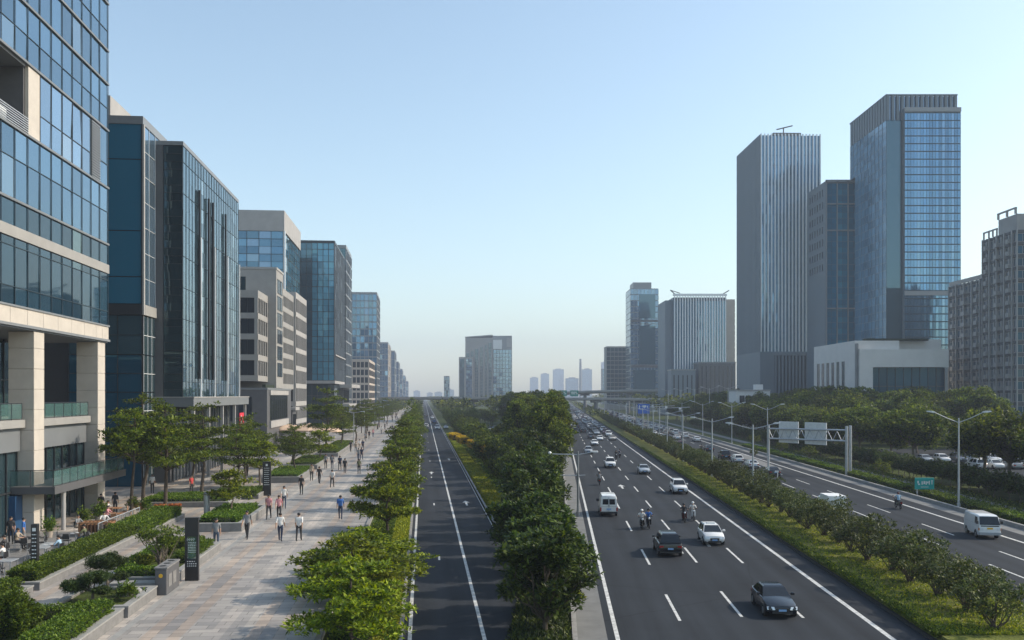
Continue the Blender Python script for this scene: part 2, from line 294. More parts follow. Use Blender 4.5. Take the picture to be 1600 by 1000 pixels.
# haze: a closed box of even thin air round everything, sky outside
if HAZE > 0:
    hz = MB(); hz.box(-4200,4200,-400,4300,-1.5,260)
    k = NT('haze_air'); k.t.nodes.remove(k.p)
    pv = k.n('ShaderNodeVolumePrincipled'); pv.inputs['Color'].default_value = (*HAZE_C,1); pv.inputs['Density'].default_value = HAZE; pv.inputs['Anisotropy'].default_value = 0.15
    k.l(pv.outputs[0], k.out.inputs['Volume'])
    h = hz.build('haze', k.m); tag(h, kind='stuff')

# ------------------------------------------------------------------ ground, roads
def struct(name, mb, m, **kw): return tag(mb.build(name, m, **kw), kind='structure')
g = MB(); g.quad((-4100,-390,-.05),(4100,-390,-.05),(4100,4290,-.05),(-4100,4290,-.05)); struct('ground', g, M['earth'])
# wedge of planted ground between the roads and the land right of the motorway
def strip(mb, f, a0, a1, y0, y1, z, n=1, m=0):
    mb.quad(f(a0,y0,z), f(a1,y0,z), f(a1,y1,z), f(a0,y1,z), m)
def rbox(mb, f, a0, a1, y0, y1, z0, z1, m=0):
    b = [f(a0,y0,z0),f(a1,y0,z0),f(a1,y1,z0),f(a0,y1,z0),f(a0,y0,z1),f(a1,y0,z1),f(a1,y1,z1),f(a0,y1,z1)]
    mb.add(b, [(3,2,1,0),(4,5,6,7),(0,1,5,4),(1,2,6,5),(2,3,7,6),(3,0,4,7)], m)
YF = 2200
Y0C = 36.0
m_ = MB(); m_.add([L(6.05,Y0C,.03), RR(.6,Y0C,.03), RR(.6,YF,.03), L(6.05,YF,.03)], [(0,1,2,3)]); struct('wedge_verge_ground', m_, M['soil'])
m_ = MB(); strip(m_, RR, 38.2, 130, -60, 900, 0.02); struct('roadside_ground', m_, M['soil'])
def road_obj(name, f, rz, strips, mt, z):
    """strips given as (a0,a1,y0,y1) in the road's own frame; object turned so that textures run along the road"""
    o = MB()
    inv = Matrix.Rotation(-rz, 4, 'Z')
    for (a0,a1,y0,y1) in strips:
        o.quad(*[inv @ v for v in (f(a0,y0,z), f(a1,y0,z), f(a1,y1,z), f(a0,y1,z))])
    r = struct(name, o, mt); r.rotation_euler = (0,0,rz); return r
road_obj('side_road', L, RZL, [(-.95, 6.0, -60, YF)], M['asphalt_dark'], .0)
road_obj('motorway_inbound', RR, RZR, [(2.2, 15.3, -60, YF)], M['asphalt'], .004)
road_obj('motorway_hard_shoulder', RR, RZR, [(15.3, 16.7, -60, YF)], M['asphalt_dark'], .004)
road_obj('motorway_outbound', RR, RZR, [(23.9, 36.6, -60, YF)], M['asphalt'], .004)
road_obj('motorway_shoulder', RR, RZR, [(36.6, 38.1, -60, YF)], M['shoulder'], .004)
road_obj('motorway_pavement', RR, RZR, [(.85, 2.2, 41, YF)], M['shoulder'], .05)
# markings: one sheet per line of paint
def dashes(a, wd, y0, y1, on, per): 
    r = []; y = y0
    while y < y1: r.append((a-wd/2, a+wd/2, y, y+on)); y += per
    return r
road_obj('side_road_marking', L, RZL, [(-.72,-.54,-60,YF),(2.66,2.84,-60,YF),(5.78,5.92,-60,YF)] + dashes(1.05,.13,62,250,1.8,31), M['line'], .006)
ar = MB()
for a, y in ((4.35,95),(1.1,132),(4.35,160)):
    c = Matrix.Translation(L(a,y,.008)) @ Matrix.Rotation(RZL,4,'Z')
    ar.add([c @ Vector(p) for p in ((-.1,-2.2,0),(.1,-2.2,0),(.1,.4,0),(-.1,.4,0),(-.38,.4,0),(.38,.4,0),(0,2.0,0))], [(0,1,2,3),(4,5,6)])
struct('side_road_arrow_marking', ar, M['line'])
mk = [(2.57,2.77,-60,YF),(14.95,15.2,-60,YF),(24.3,24.45,-60,YF),(34.6,34.85,-60,YF)]
for a, o_ in ((5.92,0),(9.1,0.8),(12.1,0.6)): mk += dashes(a,.15,45.3+o_-30,560,6.0,15)
for a, o_ in ((28.05,0),(31.1,5)): mk += dashes(a,.15,40+o_,560,6.5,14)
road_obj('motorway_marking', RR, RZR, mk, M['line'], .009)
ar = MB()
for a, y in ((8.6,67),(11.0,70),(7.6,112)):
    c = Matrix.Translation(RR(a,y,.011)) @ Matrix.Rotation(RZR,4,'Z')
    ar.add([c @ Vector(p) for p in ((-.12,-2.4,0),(.12,-2.4,0),(.12,.4,0),(-.12,.4,0),(-.45,.4,0),(.45,.4,0),(0,2.4,0))], [(0,1,2,3),(4,5,6)])
struct('motorway_arrow_marking', ar, M['line'])
# median
md = MB(); rbox(md, RR, 16.88, 23.65, -60, YF, -.04, .42); struct('median_grass', md, M['grass'])
kb = MB(); rbox(kb, RR, 16.7, 16.88, -60, YF, -.04, .13); rbox(kb, RR, 23.65, 23.9, -60, YF, -.04, .17); struct('median_kerb', kb, M['dkerb'])
kb = MB(); rbox(kb, RR, .62, .85, 41, YF, -.04, .16); struct('pavement_kerb', kb, M['kerb'])
kb = MB(); rbox(kb, RR, 38.1, 38.4, -60, YF, -.04, .34); struct('shoulder_kerb', kb, M['kerb'])
kb = MB(); rbox(kb, L, 6.0, 6.2, 36, YF, -.04, .12); rbox(kb, L, -1.15, -.95, -60, YF, -.04, .14); struct('side_road_kerb', kb, M['kerb'])
pp = MB(); strip(pp, RR, 42.5, 44.6, 20, 420, .06); struct('hedge_path', pp, M['shoulder'])
# right-hand car park
cp = MB(); strip(cp, RR, 56, 96, 112, 190, .05); struct('car_park_ground', cp, M['asphalt'])
cp = MB()
cp.add([L(14,190,.05), (1.0,190,.05), (2.5,330,.05), L(14,330,.05)], [(0,1,2,3)]); struct('wedge_car_park_ground', cp, M['asphalt'])
# gore island at the slip road
gi = MB(); gi.add([RR(31.3,136,.16),RR(33.2,139,.16),RR(34.2,172,.16),RR(32.0,172,.16),RR(31.2,138,.0),RR(33.3,138,.0),RR(34.3,172.2,0),RR(31.9,172.2,0)],[(0,1,2,3),(4,5,1,0),(5,6,2,1),(6,7,3,2),(7,4,0,3)]); struct('gore_island', gi, M['shoulder'])
# plaza slab (raised) and its planted bank down to the side road
inv = Matrix.Rotation(-RZL, 4, 'Z')
pz = MB(); q = [inv @ v for v in (L(-4.3,-40,PZ), L(-4.3,YF,PZ), L(-170,YF,PZ), L(-170,-40,PZ))]
pz.quad(q[0],q[1],q[2],q[3]); 
o = struct('plaza_paving', pz, M['paving']); o.rotation_euler = (0,0,RZL)
bk = MB(); bk.add([L(-4.05,-40,PZ-.1),L(-1.15,-40,.1),L(-1.15,YF,.1),L(-4.05,YF,PZ-.1)],[(0,1,2,3)]); struct('verge_bank', bk, M['soil'])
kb = MB(); rbox(kb, L, -4.3, -4.05, -40, YF, .2, PZ+.12); struct('plaza_kerb', kb, M['kerb'])
st = MB(); strip(st, L, -12.55, -12.25, 30, 400, PZ+.006); struct('plaza_pale_band', st, M['planter_top'])
tr = MB(); strip(tr, L, -33, -21.4, 40, 66, PZ+.006); struct('terrace_paving', tr, M['terrace'])
# ------------------------------------------------------------------ vegetation
def leaves(P, N, size, rng, per=5, wide=.42, droop=.0, flat=.5):
    """rosettes of pointed leaves: P points, N outward directions"""
    n = len(P)*per
    P = np.repeat(P, per, 0); N = np.repeat(N, per, 0)
    d = rng.normal(size=(n,3)); d[:,2] *= flat; d /= np.linalg.norm(d,axis=1)[:,None]+1e-6
    d = d*.9 + N*.55; d[:,2] -= droop; d /= np.linalg.norm(d,axis=1)[:,None]+1e-6
    u = np.cross(d, rng.normal(size=(n,3))*.35+np.array([0,0,1.0])); u /= np.linalg.norm(u,axis=1)[:,None]+1e-6
    l = size*rng.uniform(.65,1.25,size=(n,1)); w = l*wide*.5
    P = P + rng.normal(size=(n,3))*size*.12
    nn = np.cross(u,d)
    V = np.stack([P, P+d*l*.5+u*w+nn*l*.05, P+d*l-nn*l*.06*0, P+d*l*.5-u*w+nn*l*.05], 1).reshape(-1,3)
    Q = np.arange(n*4).reshape(n,4)
    return V, Q
def pads(rng, centers, radii, dens, flat):
    """points through flattened pads, denser to the outside"""
    Ps=[]; Ns=[]
    for c,r in zip(centers, radii):
        k = max(6,int(dens*r*r))
        d = rng.normal(size=(k,3)); d /= np.linalg.norm(d,axis=1)[:,None]
        rr = r*rng.uniform(.25,1,size=(k,1))**.5
        lump = 1+.35*np.sin(d[:,:1]*5+c[0]*3)*np.cos(d[:,1:2]*4+c[1]*2)
        p = d*rr*lump; p[:,2] *= flat
        Ps.append(p+np.array(c)); nn = d.copy(); nn[:,2] = nn[:,2]*.6+.35; Ns.append(nn)
    return np.concatenate(Ps), np.concatenate(Ns)
def limb(mb, a, b, r0, r1, rng, sag=.0, n=6, seg=4):
    a = Vector(a); b = Vector(b); pts=[]; rs=[]
    for i in range(seg+1):
        t = i/seg; p = a.lerp(b,t); 
        if 0<i<seg: p += Vector(rng.normal(size=3)*(b-a).length*(.02 if r0>.1 else .05))
        p.z += sag*math.sin(math.pi*t)*(b-a).length
        pts.append(p); rs.append(r0+(r1-r0)*t)
    mb.path(pts, rs, n)
def tree_meshes(name, seed, H, R0, style, leafm, barkm, dens, lsize, per=5, trunk_r=.12, base=.3, forks=1, wide=.42):
    rng = np.random.default_rng(seed); tb = MB(); C=[]; Rr=[]
    if style == 'tiered':
        zb = H*base; top = H*.93
        limb(tb, (0,0,-.2), (rng.normal()*.05*H*.3, rng.normal()*.05*H*.3, top), trunk_r, trunk_r*.25, rng, n=8, seg=6)
        nl = max(3, int(H/1.5)); 
        for i in range(nl):
            t = (i+.4)/nl; z = zb + (H-zb)*t
            prof = R0*(1.0 - .78*t**1.6)*(.75+.25*min(1,t*4+.4))
            nb = rng.integers(5,8) if t < .85 else 3
            a0 = rng.uniform(0,6.28)
            for j in range(nb):
                a = a0+6.283*j/nb+rng.normal()*.3; L_ = prof*rng.uniform(.72,1.12)
                z2 = z + rng.normal()*.18 + L_*.10
                tip = (math.cos(a)*L_, math.sin(a)*L_, z2)
                limb(tb, (0,0,z-L_*.22), tip, trunk_r*.36*(1-t*.5), .015, rng, .04, 5, 3)
                for s_, rr in ((.42,.34),(.68,.36),(.93,.30)):
                    C.append((tip[0]*s_+rng.normal()*.12, tip[1]*s_+rng.normal()*.12, z+(z2-z)*s_+rng.normal()*.1)); Rr.append(max(.45,L_*rr*rng.uniform(.8,1.15)))
        C.append((0,0,H*.95)); Rr.append(R0*.22)
        fl = .20
    elif style == 'round':
        zb = H*base; cz = (H+zb)/2; hz_ = (H-zb)/2
        bases = [(0,0)] if forks == 1 else [(.12*math.cos(6.28*i/forks), .12*math.sin(6.28*i/forks)) for i in range(forks)]
        nC = int(22+R0*9)
        for i in range(nC):
            d = rng.normal(size=3); d/=np.linalg.norm(d); d[2] = d[2]*.9+.1
            q = rng.uniform(.45,.95)
            c = (d[0]*R0*q, d[1]*R0*q, cz+d[2]*hz_*q)
            C.append(c); Rr.append(R0*rng.uniform(.17,.31))
            if i % 2 == 0:
                b0 = bases[i % len(bases)]
                if forks == 1: st_ = (0,0,zb*rng.uniform(.7,1.05)+.1*H)
                else: st_ = (b0[0], b0[1], .0)
                limb(tb, st_, c, trunk_r*.5, .012+trunk_r*.06, rng, .03, 5, 3)
        if forks == 1: limb(tb, (0,0,-.2), (rng.normal()*.2,rng.normal()*.2,H*.72), trunk_r, trunk_r*.3, rng, n=8, seg=5)
        fl = .62; dens *= 1.75
    elif style == 'cone':
        limb(tb, (0,0,-.2), (0,0,H*.95), trunk_r, .02, rng, n=8, seg=5)
        nl = int(H*1.5)
        for i in range(nl):
            t=i/nl; z=H*base+(H-H*base)*t; rr=R0*(1-t)**.8+.15; nb=max(3,int(7*(1-t)))
            a0=rng.uniform(0,6.28)
            for j in range(nb):
                a=a0+6.28*j/nb; C.append((math.cos(a)*rr*.7,math.sin(a)*rr*.7,z+rng.normal()*.15)); Rr.append(max(.3,rr*.42))
        fl=.5
    P,N = pads(rng, C, Rr, dens, fl)
    V,Q = leaves(P,N,lsize,rng,per,wide)
    return tb.mesh(name+'_trunk', barkm, True), npmesh(name+'_crown', V, Q, leafm)
TREES = {}
def kind(key, *a, **k): TREES[key] = tree_meshes(key, *a, **k)
def plant(key, loc, s, rz, label, cat='tree', group=None, name=None, sz=None):
    t = thing(name or 'street_tree', label, cat, loc, rz, group); t.scale = (s,s,sz or s)
    tm, cm = TREES[key]
    mobj('trunk', tm, t); mobj('crown', cm, t)
    return t
def hedge_mesh(name, sx, sy, sz, seed, leafm, dens=120, lsize=.13, inner=True):
    """clipped hedge: leafy shell over a dark twiggy core, as one mesh"""
    rng = np.random.default_rng(seed); A = 2*(sx*sz+sy*sz)+sx*sy; n = int(A*dens); P=[];N=[]
    ar = np.array([sy*sz,sy*sz,sx*sz,sx*sz,sx*sy*1.0]); ar/=ar.sum()
    f = rng.choice(5,size=n,p=ar); u=rng.uniform(-.5,.5,n); v=rng.uniform(-.5,.5,n); z=rng.uniform(0,1,n)
    P=np.zeros((n,3)); N=np.zeros((n,3))
    for k_,(nx,ny) in enumerate(((1,0),(-1,0),(0,1),(0,-1))):
        m=f==k_
        P[m,0]= nx*sx/2 if nx else u[m]*sx; P[m,1]= ny*sy/2 if ny else u[m]*sy; P[m,2]=z[m]*sz; N[m,0]=nx; N[m,1]=ny; N[m,2]=.3
    m=f==4; P[m,0]=u[m]*sx; P[m,1]=v[m]*sy; P[m,2]=sz; N[m,2]=1
    bumpy = np.sin(P[:,0]*2.1+seed)*np.cos(P[:,1]*1.7+seed)*.06+rng.normal(size=n)*.03
    P += N*bumpy[:,None]; P -= N*(rng.uniform(0,.12,n)[:,None])
    V,Q = leaves(P,N,lsize,rng,4,.5)
    b=len(V); i=.09
    c=np.array([(-sx/2+i,-sy/2+i,0),(sx/2-i,-sy/2+i,0),(sx/2-i,sy/2-i,0),(-sx/2+i,sy/2-i,0),(-sx/2+i,-sy/2+i,sz-i),(sx/2-i,-sy/2+i,sz-i),(sx/2-i,sy/2-i,sz-i),(-sx/2+i,sy/2-i,sz-i)])
    V=np.concatenate([V,c]); Q2=np.array([(4,5,6,7),(0,1,5,4),(1,2,6,5),(2,3,7,6),(3,0,4,7)])+b
    mi=np.concatenate([np.zeros(len(Q)),np.ones(5)])
    return npmesh(name, V, np.concatenate([Q,Q2]), [leafm, M['leaf_core']], mi)
M['leaf_core'] = plain('hedge_core',(.012,.022,.007),.9,0,.2)
def hedge(name, label, f, a, y, z, sx, sy, sz, rz, seed, leafm='leaf_hedge', cat='hedge', group=None, dens=120, lsize=.13):
    o = mobj(name, hedge_mesh(name, sx, sy, sz, seed, M[leafm], dens, lsize), None, f(a,y,z), rz)
    return tag(o, label, cat, group)
def cover(name, f, a0, a1, y0, y1, z, n, size, leafm, seed, per=4, zfun=None):
    rng=np.random.default_rng(seed); y=y0+(y1-y0)*rng.uniform(0,1,n)**1.6; a=rng.uniform(a0,a1,n)
    k = KL if f is L else KR
    P=np.stack([a+k*y,y,np.full(n,z)],1)
    if zfun is not None: P[:,2]=zfun(a,y)
    N=np.zeros((n,3)); N[:,2]=.9
    V,Q=leaves(P,N,size,rng,per,.35,0,.8)
    return tag(mobj(name, npmesh(name,V,Q,M[leafm])), kind='stuff')

kind('near_a', 11, 4.6, 3.5, 'tiered', M['leaf_bright'], M['bark'], 56, .27, per=6, base=.30, trunk_r=.11)
kind('near_b', 12, 5.2, 3.2, 'tiered', M['leaf_bright'], M['bark'], 56, .27, per=6, base=.28, trunk_r=.12)
kind('verge_a', 21, 6.4, 2.7, 'tiered', M['leaf_mid'], M['bark'], 40, .30, per=5, base=.2, trunk_r=.12)
kind('verge_b', 22, 7.0, 2.5, 'tiered', M['leaf_mid'], M['bark'], 40, .30, per=5, base=.15, trunk_r=.12)
kind('verge_top', 23, 9.0, 3.2, 'cone', M['leaf_mid'], M['bark'], 30, .42, per=5, base=.12, trunk_r=.14)
kind('plaza_a', 31, 8.2, 3.5, 'tiered', M['leaf_mid'], M['bark'], 34, .28, per=5, base=.40, trunk_r=.17)
kind('plaza_b', 32, 8.6, 3.2, 'tiered', M['leaf_mid'], M['bark'], 34, .28, per=5, base=.36, trunk_r=.17)
kind('plaza_h', 34, 8.8, 3.0, 'tiered', M['leaf_mid'], M['bark'], 30, .30, per=5, base=.56, trunk_r=.15)
kind('plaza_s', 33, 4.0, 2.1, 'tiered', M['leaf_bright'], M['bark_l'], 42, .27, per=6, base=.42, trunk_r=.10)
kind('belt_a', 41, 5.8, 2.5, 'round', M['leaf_dark'], M['bark'], 46, .36, per=6, base=.02, trunk_r=.14)
kind('belt_b', 42, 8.0, 2.8, 'round', M['leaf_dark'], M['bark'], 36, .40, per=5, base=.06, trunk_r=.16)
kind('belt_c', 43, 11.0, 3.6, 'round', M['leaf_wood'], M['bark'], 26, .46, per=5, base=.08, trunk_r=.2)
kind('wood_a', 51, 10.5, 5.4, 'round', M['leaf_wood'], M['bark_l'], 20, .50, per=5, base=.22, trunk_r=.26)
kind('wood_b', 52, 12.0, 5.8, 'round', M['leaf_wood'], M['bark_l'], 18, .52, per=5, base=.20, trunk_r=.28)
kind('wood_c', 53, 8.0, 4.6, 'round', M['leaf_wood'], M['bark_l'], 24, .42, per=5, base=.30, trunk_r=.22)
kind('shrub_a', 61, 2.7, 1.95, 'round', M['leaf_olive'], M['bark'], 52, .20, per=5, base=.24, trunk_r=.06, forks=6)
kind('shrub_b', 62, 2.5, 2.0, 'round', M['leaf_olive'], M['bark'], 50, .20, per=5, base=.22, trunk_r=.06, forks=5)
kind('small_round', 63, 3.0, 1.35, 'round', M['leaf_mid'], M['bark_l'], 60, .22, per=5, base=.34, trunk_r=.07)
kind('hedge_tree', 64, 3.1, 1.5, 'round', M['leaf_dark'], M['bark_l'], 62, .26, per=5, base=.14, trunk_r=.07)
kind('wedge_a', 71, 6.2, 2.6, 'round', M['leaf_wood'], M['bark'], 30, .38, per=5, base=.10, trunk_r=.14)
kind('olive', 81, 2.3, 1.3, 'round', M['leaf_mid'], M['bark_l'], 120, .15, per=5, base=.48, trunk_r=.07, forks=3)
# --- verge row between plaza and side road
VROW = [(-2.9,37,'near_a',.86,.86),(-3.3,44.5,'near_b',1.0,.72),(-3.2,49.5,'near_a',.98,.74),(-2.6,67,'near_b',.92,1.02)]
y=79.0; i=0
while y < 460:
    VROW.append((-2.6, y, ('verge_a','verge_b')[i%2], 1.0 + .1*math.sin(i*1.7), None)); i += 1; y += 8.5 if y<260 else 11
for i,(a,y,k_,s,sz) in enumerate(VROW):
    zz = PZ-.75
    lab = f"{ordn(i)} nearest tiered tree on the bank between plaza and side road" if i < 26 else "small far tree in the verge row fading into haze along the plaza"
    plant(k_, L(a,y,zz), s, i*2.4, lab, group='trees on the bank between plaza and side road', sz=sz)
plant('verge_top', L(-3.2,238,.4), 1.17, 0, 'tallest pointed tree rising above the verge row beside the side road', group='trees on the bank between plaza and side road')
# --- plaza trees
PT = [(-22.0,79,'plaza_a',1.12,'broad tiered tree in front of the glass podium, nearest large plaza tree'),
      (-23.9,76,'plaza_h',1.0,'slim trunked tree beside the glass canopy corner at the terrace'),
      (-26.0,86,'plaza_b',1.15,'tiered tree close to the blue glass wall behind the terrace'),
      (-24.6,99,'plaza_a',.95,'full tree in front of the podium columns, left of the far totem trees'),(-21.4,112,'plaza_a',.9,'full tree before the end of the glass podium, right of the banner'),(-19.3,96,'plaza_b',.8,'tiered tree straight behind the pale lamp column, nearer the walkers'),
      (-22.3,93,'plaza_b',1.06,'dark trunked tiered tree behind the lamp column on the plaza'),
      (-15.2,72.5,'plaza_s',.98,'small bright green tree in the planter behind the black totem'),
      (-20.0,104,'plaza_a',.82,'tiered tree left of the far black totem in front of the podium columns'),
      (-17.2,98,'plaza_s',1.25,'bright bushy tree just left of the far black totem'),
      (-22.5,118,'plaza_b',.8,'tiered tree below the red banner of the podium'),
      (-15.6,112,'plaza_a',.74,'broad low tree in the planter right of the far black totem'),
      (-17.5,124,'plaza_a',.70,'tiered tree behind the parasol side planter'),
      (-14.8,131,'plaza_s',1.2,'small tree beside the walkers at the planter end'),
      (-15.7,152,'plaza_b',1.30,'tall tree standing before the narrow glass tower by the parasols'),
]
for y in range(170, 470, 14):
    PT.append((-14.6-1.6*math.sin(y), y, ('plaza_b','plaza_a')[y%3==0], .9+.14*math.sin(y*.7), None))
n_=0
for i,(a,y,k_,s,lab) in enumerate(PT):
    if lab is None: lab = f"{ordn(n_)} tree along the far plaza front beyond the parasols" if n_<12 else 'distant plaza tree fading into haze before the far towers'; n_+=1
    plant(k_, L(a,y,PZ), s, i*1.9, lab, group='trees on the plaza')
# --- wedge: low trees right of the side road
n_=0; y=78.0
while y < 430:
    for da in (0, 4.6, 9.5, 15) :
        if da > (y-55)*.10 : continue
        if da > 4 and 184 < y < 335: continue
        if da > 5 and 140 < y < 186 : continue
        s = (.62 if y<120 else .78) + .22*rnd.random()
        if L(9+da,y).x > RR(-6,y).x: continue
        lab = f"{ordn(n_)} nearest olive green tree in the strip right of the side road" if n_ < 30 else 'distant small tree in the strip right of the side road'
        plant('wedge_a', L(10.0+da+rnd.uniform(-.6,.6), y+rnd.uniform(-1.5,1.5), 0), s, rnd.uniform(0,6), lab, group='trees between the two roads'); n_+=1
    y += 7.5 if y < 200 else 12
# --- dark belt along the motorway
n_=0; y=43.0
while y < 430:
    xr = RR(-2.0 if 55<y<112 else -1.1, y).x if y>55 else RR(-.55,y).x; xl = min(xr-.01, max(2.6, L(9.2,y).x) if y<335 else L(14,y).x)
    k_ = 'belt_a' if y < 66 else 'belt_b' if y < 112 else 'belt_c'
    x = xr; w_ = 4.2 if y<112 else 6.2
    while x > xl - (.0 if y<112 else 2.0) and n_ < 120:
        lab = f"{ordn(n_)} nearest dense dark tree of the belt along the motorway pavement" if n_ < 40 else 'distant dark tree of the belt along the motorway'
        s = rnd.uniform(.88,1.06)*(.92 if y<112 else 1)
        if y < 50: s = .88
        if k_=='belt_c' : s *= .98+ .1*min(1,(y-112)/120)
        plant(k_, (x+rnd.uniform(-.3,.1), y+rnd.uniform(-.8,.8), 0), s, rnd.uniform(0,6), lab, group='dark trees beside the motorway'); n_+=1
        x -= w_
        if y < 66: break
        if x < xr-19: break
    y += 4.6 if y < 60 else 5.4 if y < 112 else 9.5
# --- median shrubs
n_=0; y=42.2
while y < 430:
    lab = f"{ordn(n_)} nearest olive green shrub on the motorway median" if n_ < 60 else 'distant olive green shrub on the motorway median'
    plant(('shrub_a','shrub_b')[n_%2], RR(20.0+rnd.uniform(-.25,.25), y, .4), rnd.uniform(.85,1.12), rnd.uniform(0,6), lab, 'shrub', 'shrubs in a row on the motorway median', 'median_shrub'); n_+=1
    y += 3.5 if y<140 else 3.8
# low bushes on the far side of the median near the lens
for i,(a,y,s) in enumerate(((22.6,49,.62),(22.4,56,.62),(22.5,63,.6),(22.6,70,.56),(22.3,77,.55))):
    plant('shrub_b', RR(a,y,.4), s, i*1.3, f"{ordn(i)} nearest low bush on the outbound edge of the median", 'bush', 'low bushes at the outbound edge of the median', 'low_bush')
# --- right-hand woods
n_=0
for row,(a,k_,st,y0) in enumerate(((53,'wood_c',8.5,84),(63,'wood_a',10,78),(76,'wood_b',11,90),(90,'wood_b',12,100))):
    y = y0
    while y < 430:
        aa = a + rnd.uniform(-1.6,1.6)
        if not (57 < aa < 100 and 108 < y < 196) or row==0:
          if not (row==0 and 118<y<150 and int(y)%3==0):
            lab = (f"{ordn(n_)} tree counted from the near end of the {('first','second','third','last')[row]} row beyond the clipped hedge" if y < 260 else 'distant tree of the dark wood right of the motorway')
            s = rnd.uniform(.95,1.16)
            plant(k_, RR(aa, y+rnd.uniform(-2,2), 0), s, rnd.uniform(0,6), lab, group='trees of the wood right of the motorway'); n_+=1
        y += st*(1 if y < 260 else 1.25)
    n_ = 0
for i,(a,y,s,k_) in enumerate(((99,120,.95,'wood_b'),(101,134,1.0,'wood_b'),(100,149,.92,'wood_a'),(102,163,1.0,'wood_b'),(101,178,.98,'wood_b'),(103,192,1.02,'wood_b'),(78,170,.8,'wood_a'),(82,150,.62,'wood_c'),(68,176,.95,'wood_a'))):
    plant(k_, RR(a,y,0), s, i*1.1, f"{ordn(i)} large tree around the edge of the car park", group='trees around the car park')
n_=0; y=62.0
while y < 330:
    lab = f"{ordn(n_)} nearest small tree of the thick clipped row behind the hedge path" if n_ < 60 else 'distant small tree of the clipped row right of the motorway'
    plant('hedge_tree', RR(47.2+rnd.uniform(-.3,.3), y, 0), rnd.uniform(.88,1.06), rnd.uniform(0,6), lab, group='clipped row of small trees right of the motorway', name='clipped_tree'); n_+=1
    y += 2.1 if y < 150 else 3.0
for i,(a,y,s) in enumerate(((40.4,116,1.0),(40.2,149,1.0),(39.9,166,1.0),(40.0,190,1.05))):
    plant('small_round', RR(a,y,0), s, i*2.0, f"{ordn(i)} nearest small round yellowish tree on the right motorway verge", group='small round trees on the right verge', name='verge_tree')
plant('small_round', RR(33.2,158,.15), .62, 1, 'round bush on the gore island by the gantry', 'bush', name='bush')
# low hedges on the right verge
for i,(y0,y1) in enumerate(((62,83),(83.6,104),(107,132),(134,160),(162,200))):
    hedge('low_hedge', f"{ordn(i)} nearest stretch of low yellow green hedge along the right motorway kerb", RR, 40.3, (y0+y1)/2, .0, 1.7, y1-y0, .62, RZR, 300+i, 'leaf_hedge', 'hedge', 'low hedge along the right motorway kerb', 60, .17)
# plaza hedges
hedge('box_hedge','long clipped hedge in the planter beside the cafe terrace, between path and tables', L, -20.1, 54.6, PZ+.34, 1.45, 16.5, .62, RZL, 1, dens=170)
hedge('box_hedge','clipped hedge at the left picture edge, nearest on the terrace side', L, -20.3, 40.6, PZ+.3, 1.7, 8.4, .6, RZL, 2, dens=170)
hedge('box_hedge','wide clipped hedge beyond the long one, beside the steel railing', L, -20.1, 67.6, PZ+.22, 2.1, 11, .75, RZL, 3, dens=140)
hedge('box_hedge','clipped hedge on the right rim of the front planter', L, -13.9, 36.4, PZ+.42, 1.3, 6.2, .55, RZL, 4, dens=200, lsize=.11)
hedge('box_hedge','clipped hedge on the left rim of the front planter', L, -18.2, 36.2, PZ+.42, 1.2, 6.0, .6, RZL, 5, dens=200, lsize=.11)
hedge('box_hedge','short low hedge across the far end of the front planter', L, -16.1, 39.0, PZ+.35, 2.6, .9, .45, RZL, 6, dens=200, lsize=.11)
hedge('box_hedge','low hedge along the front of the small olive tree planter', L, -14.4, 47.6, PZ+.42, 2.6, .8, .45, RZL, 7, dens=200, lsize=.11)
hedge('box_hedge','low hedge along the left side of the small olive tree planter', L, -15.5, 51.2, PZ+.42, .9, 6.0, .5, RZL, 8, dens=190, lsize=.11)
hedge('box_hedge','low hedge along the right side of the small olive tree planter', L, -13.4, 54.4, PZ+.42, .9, 5.6, .45, RZL, 9, dens=190, lsize=.11)
hedge('box_hedge','low hedge across the far end of the small olive tree planter', L, -14.7, 57.3, PZ+.42, 2.2, .8, .5, RZL, 10, dens=170)
hedge('box_hedge','low hedge around the small bright tree behind the totem', L, -14.9, 71.5, PZ+.45, 2.6, 8.5, .45, RZL, 11, dens=120)
hedge('box_hedge','low hedge bed under the nearest large plaza tree', L, -20.8, 83.5, PZ+.35, 7.0, 5.5, .4, RZL, 12, dens=90)
hedge('box_hedge','low hedge bed in front of the lamp column trees', L, -17.5, 88.5, PZ+.3, 3.6, 4.2, .55, RZL, 13, dens=100)
hedge('box_hedge','low hedge bed in the planter right of the far totem', L, -15.9, 109.5, PZ+.45, 3.6, 12, .5, RZL, 14, dens=80)
hedge('box_hedge','low hedge bed behind the walkers, second planter past the totem', L, -15.9, 129, PZ+.45, 3.2, 14, .5, RZL, 15, dens=70)
hedge('box_hedge','hedge bed below the far plaza tree row', L, -15.4, 165, PZ+.4, 3.0, 34, .5, RZL, 16, dens=50, lsize=.18)
for i,(y0,y1) in enumerate(((36,58),(58.5,80),(80.5,130),(131,220))):
    hedge('verge_hedge', f"{ordn(i)} nearest stretch of yellow green hedge along the side road's left kerb", L, -1.75, (y0+y1)/2, .1, 1.0, y1-y0, .55, RZL, 30+i, 'leaf_yellow' if i<2 else 'leaf_hedge', 'hedge', 'yellow green hedge along the side road', 130 if i<2 else 60, .14)
    hedge('verge_hedge', f"{ordn(i)} nearest stretch of darker hedge under the verge trees", L, -3.1, (y0+y1)/2, .7, 1.4, y1-y0, .5, RZL, 40+i, 'leaf_hedge', 'hedge', 'darker hedge under the verge trees', 110 if i<2 else 50, .14)
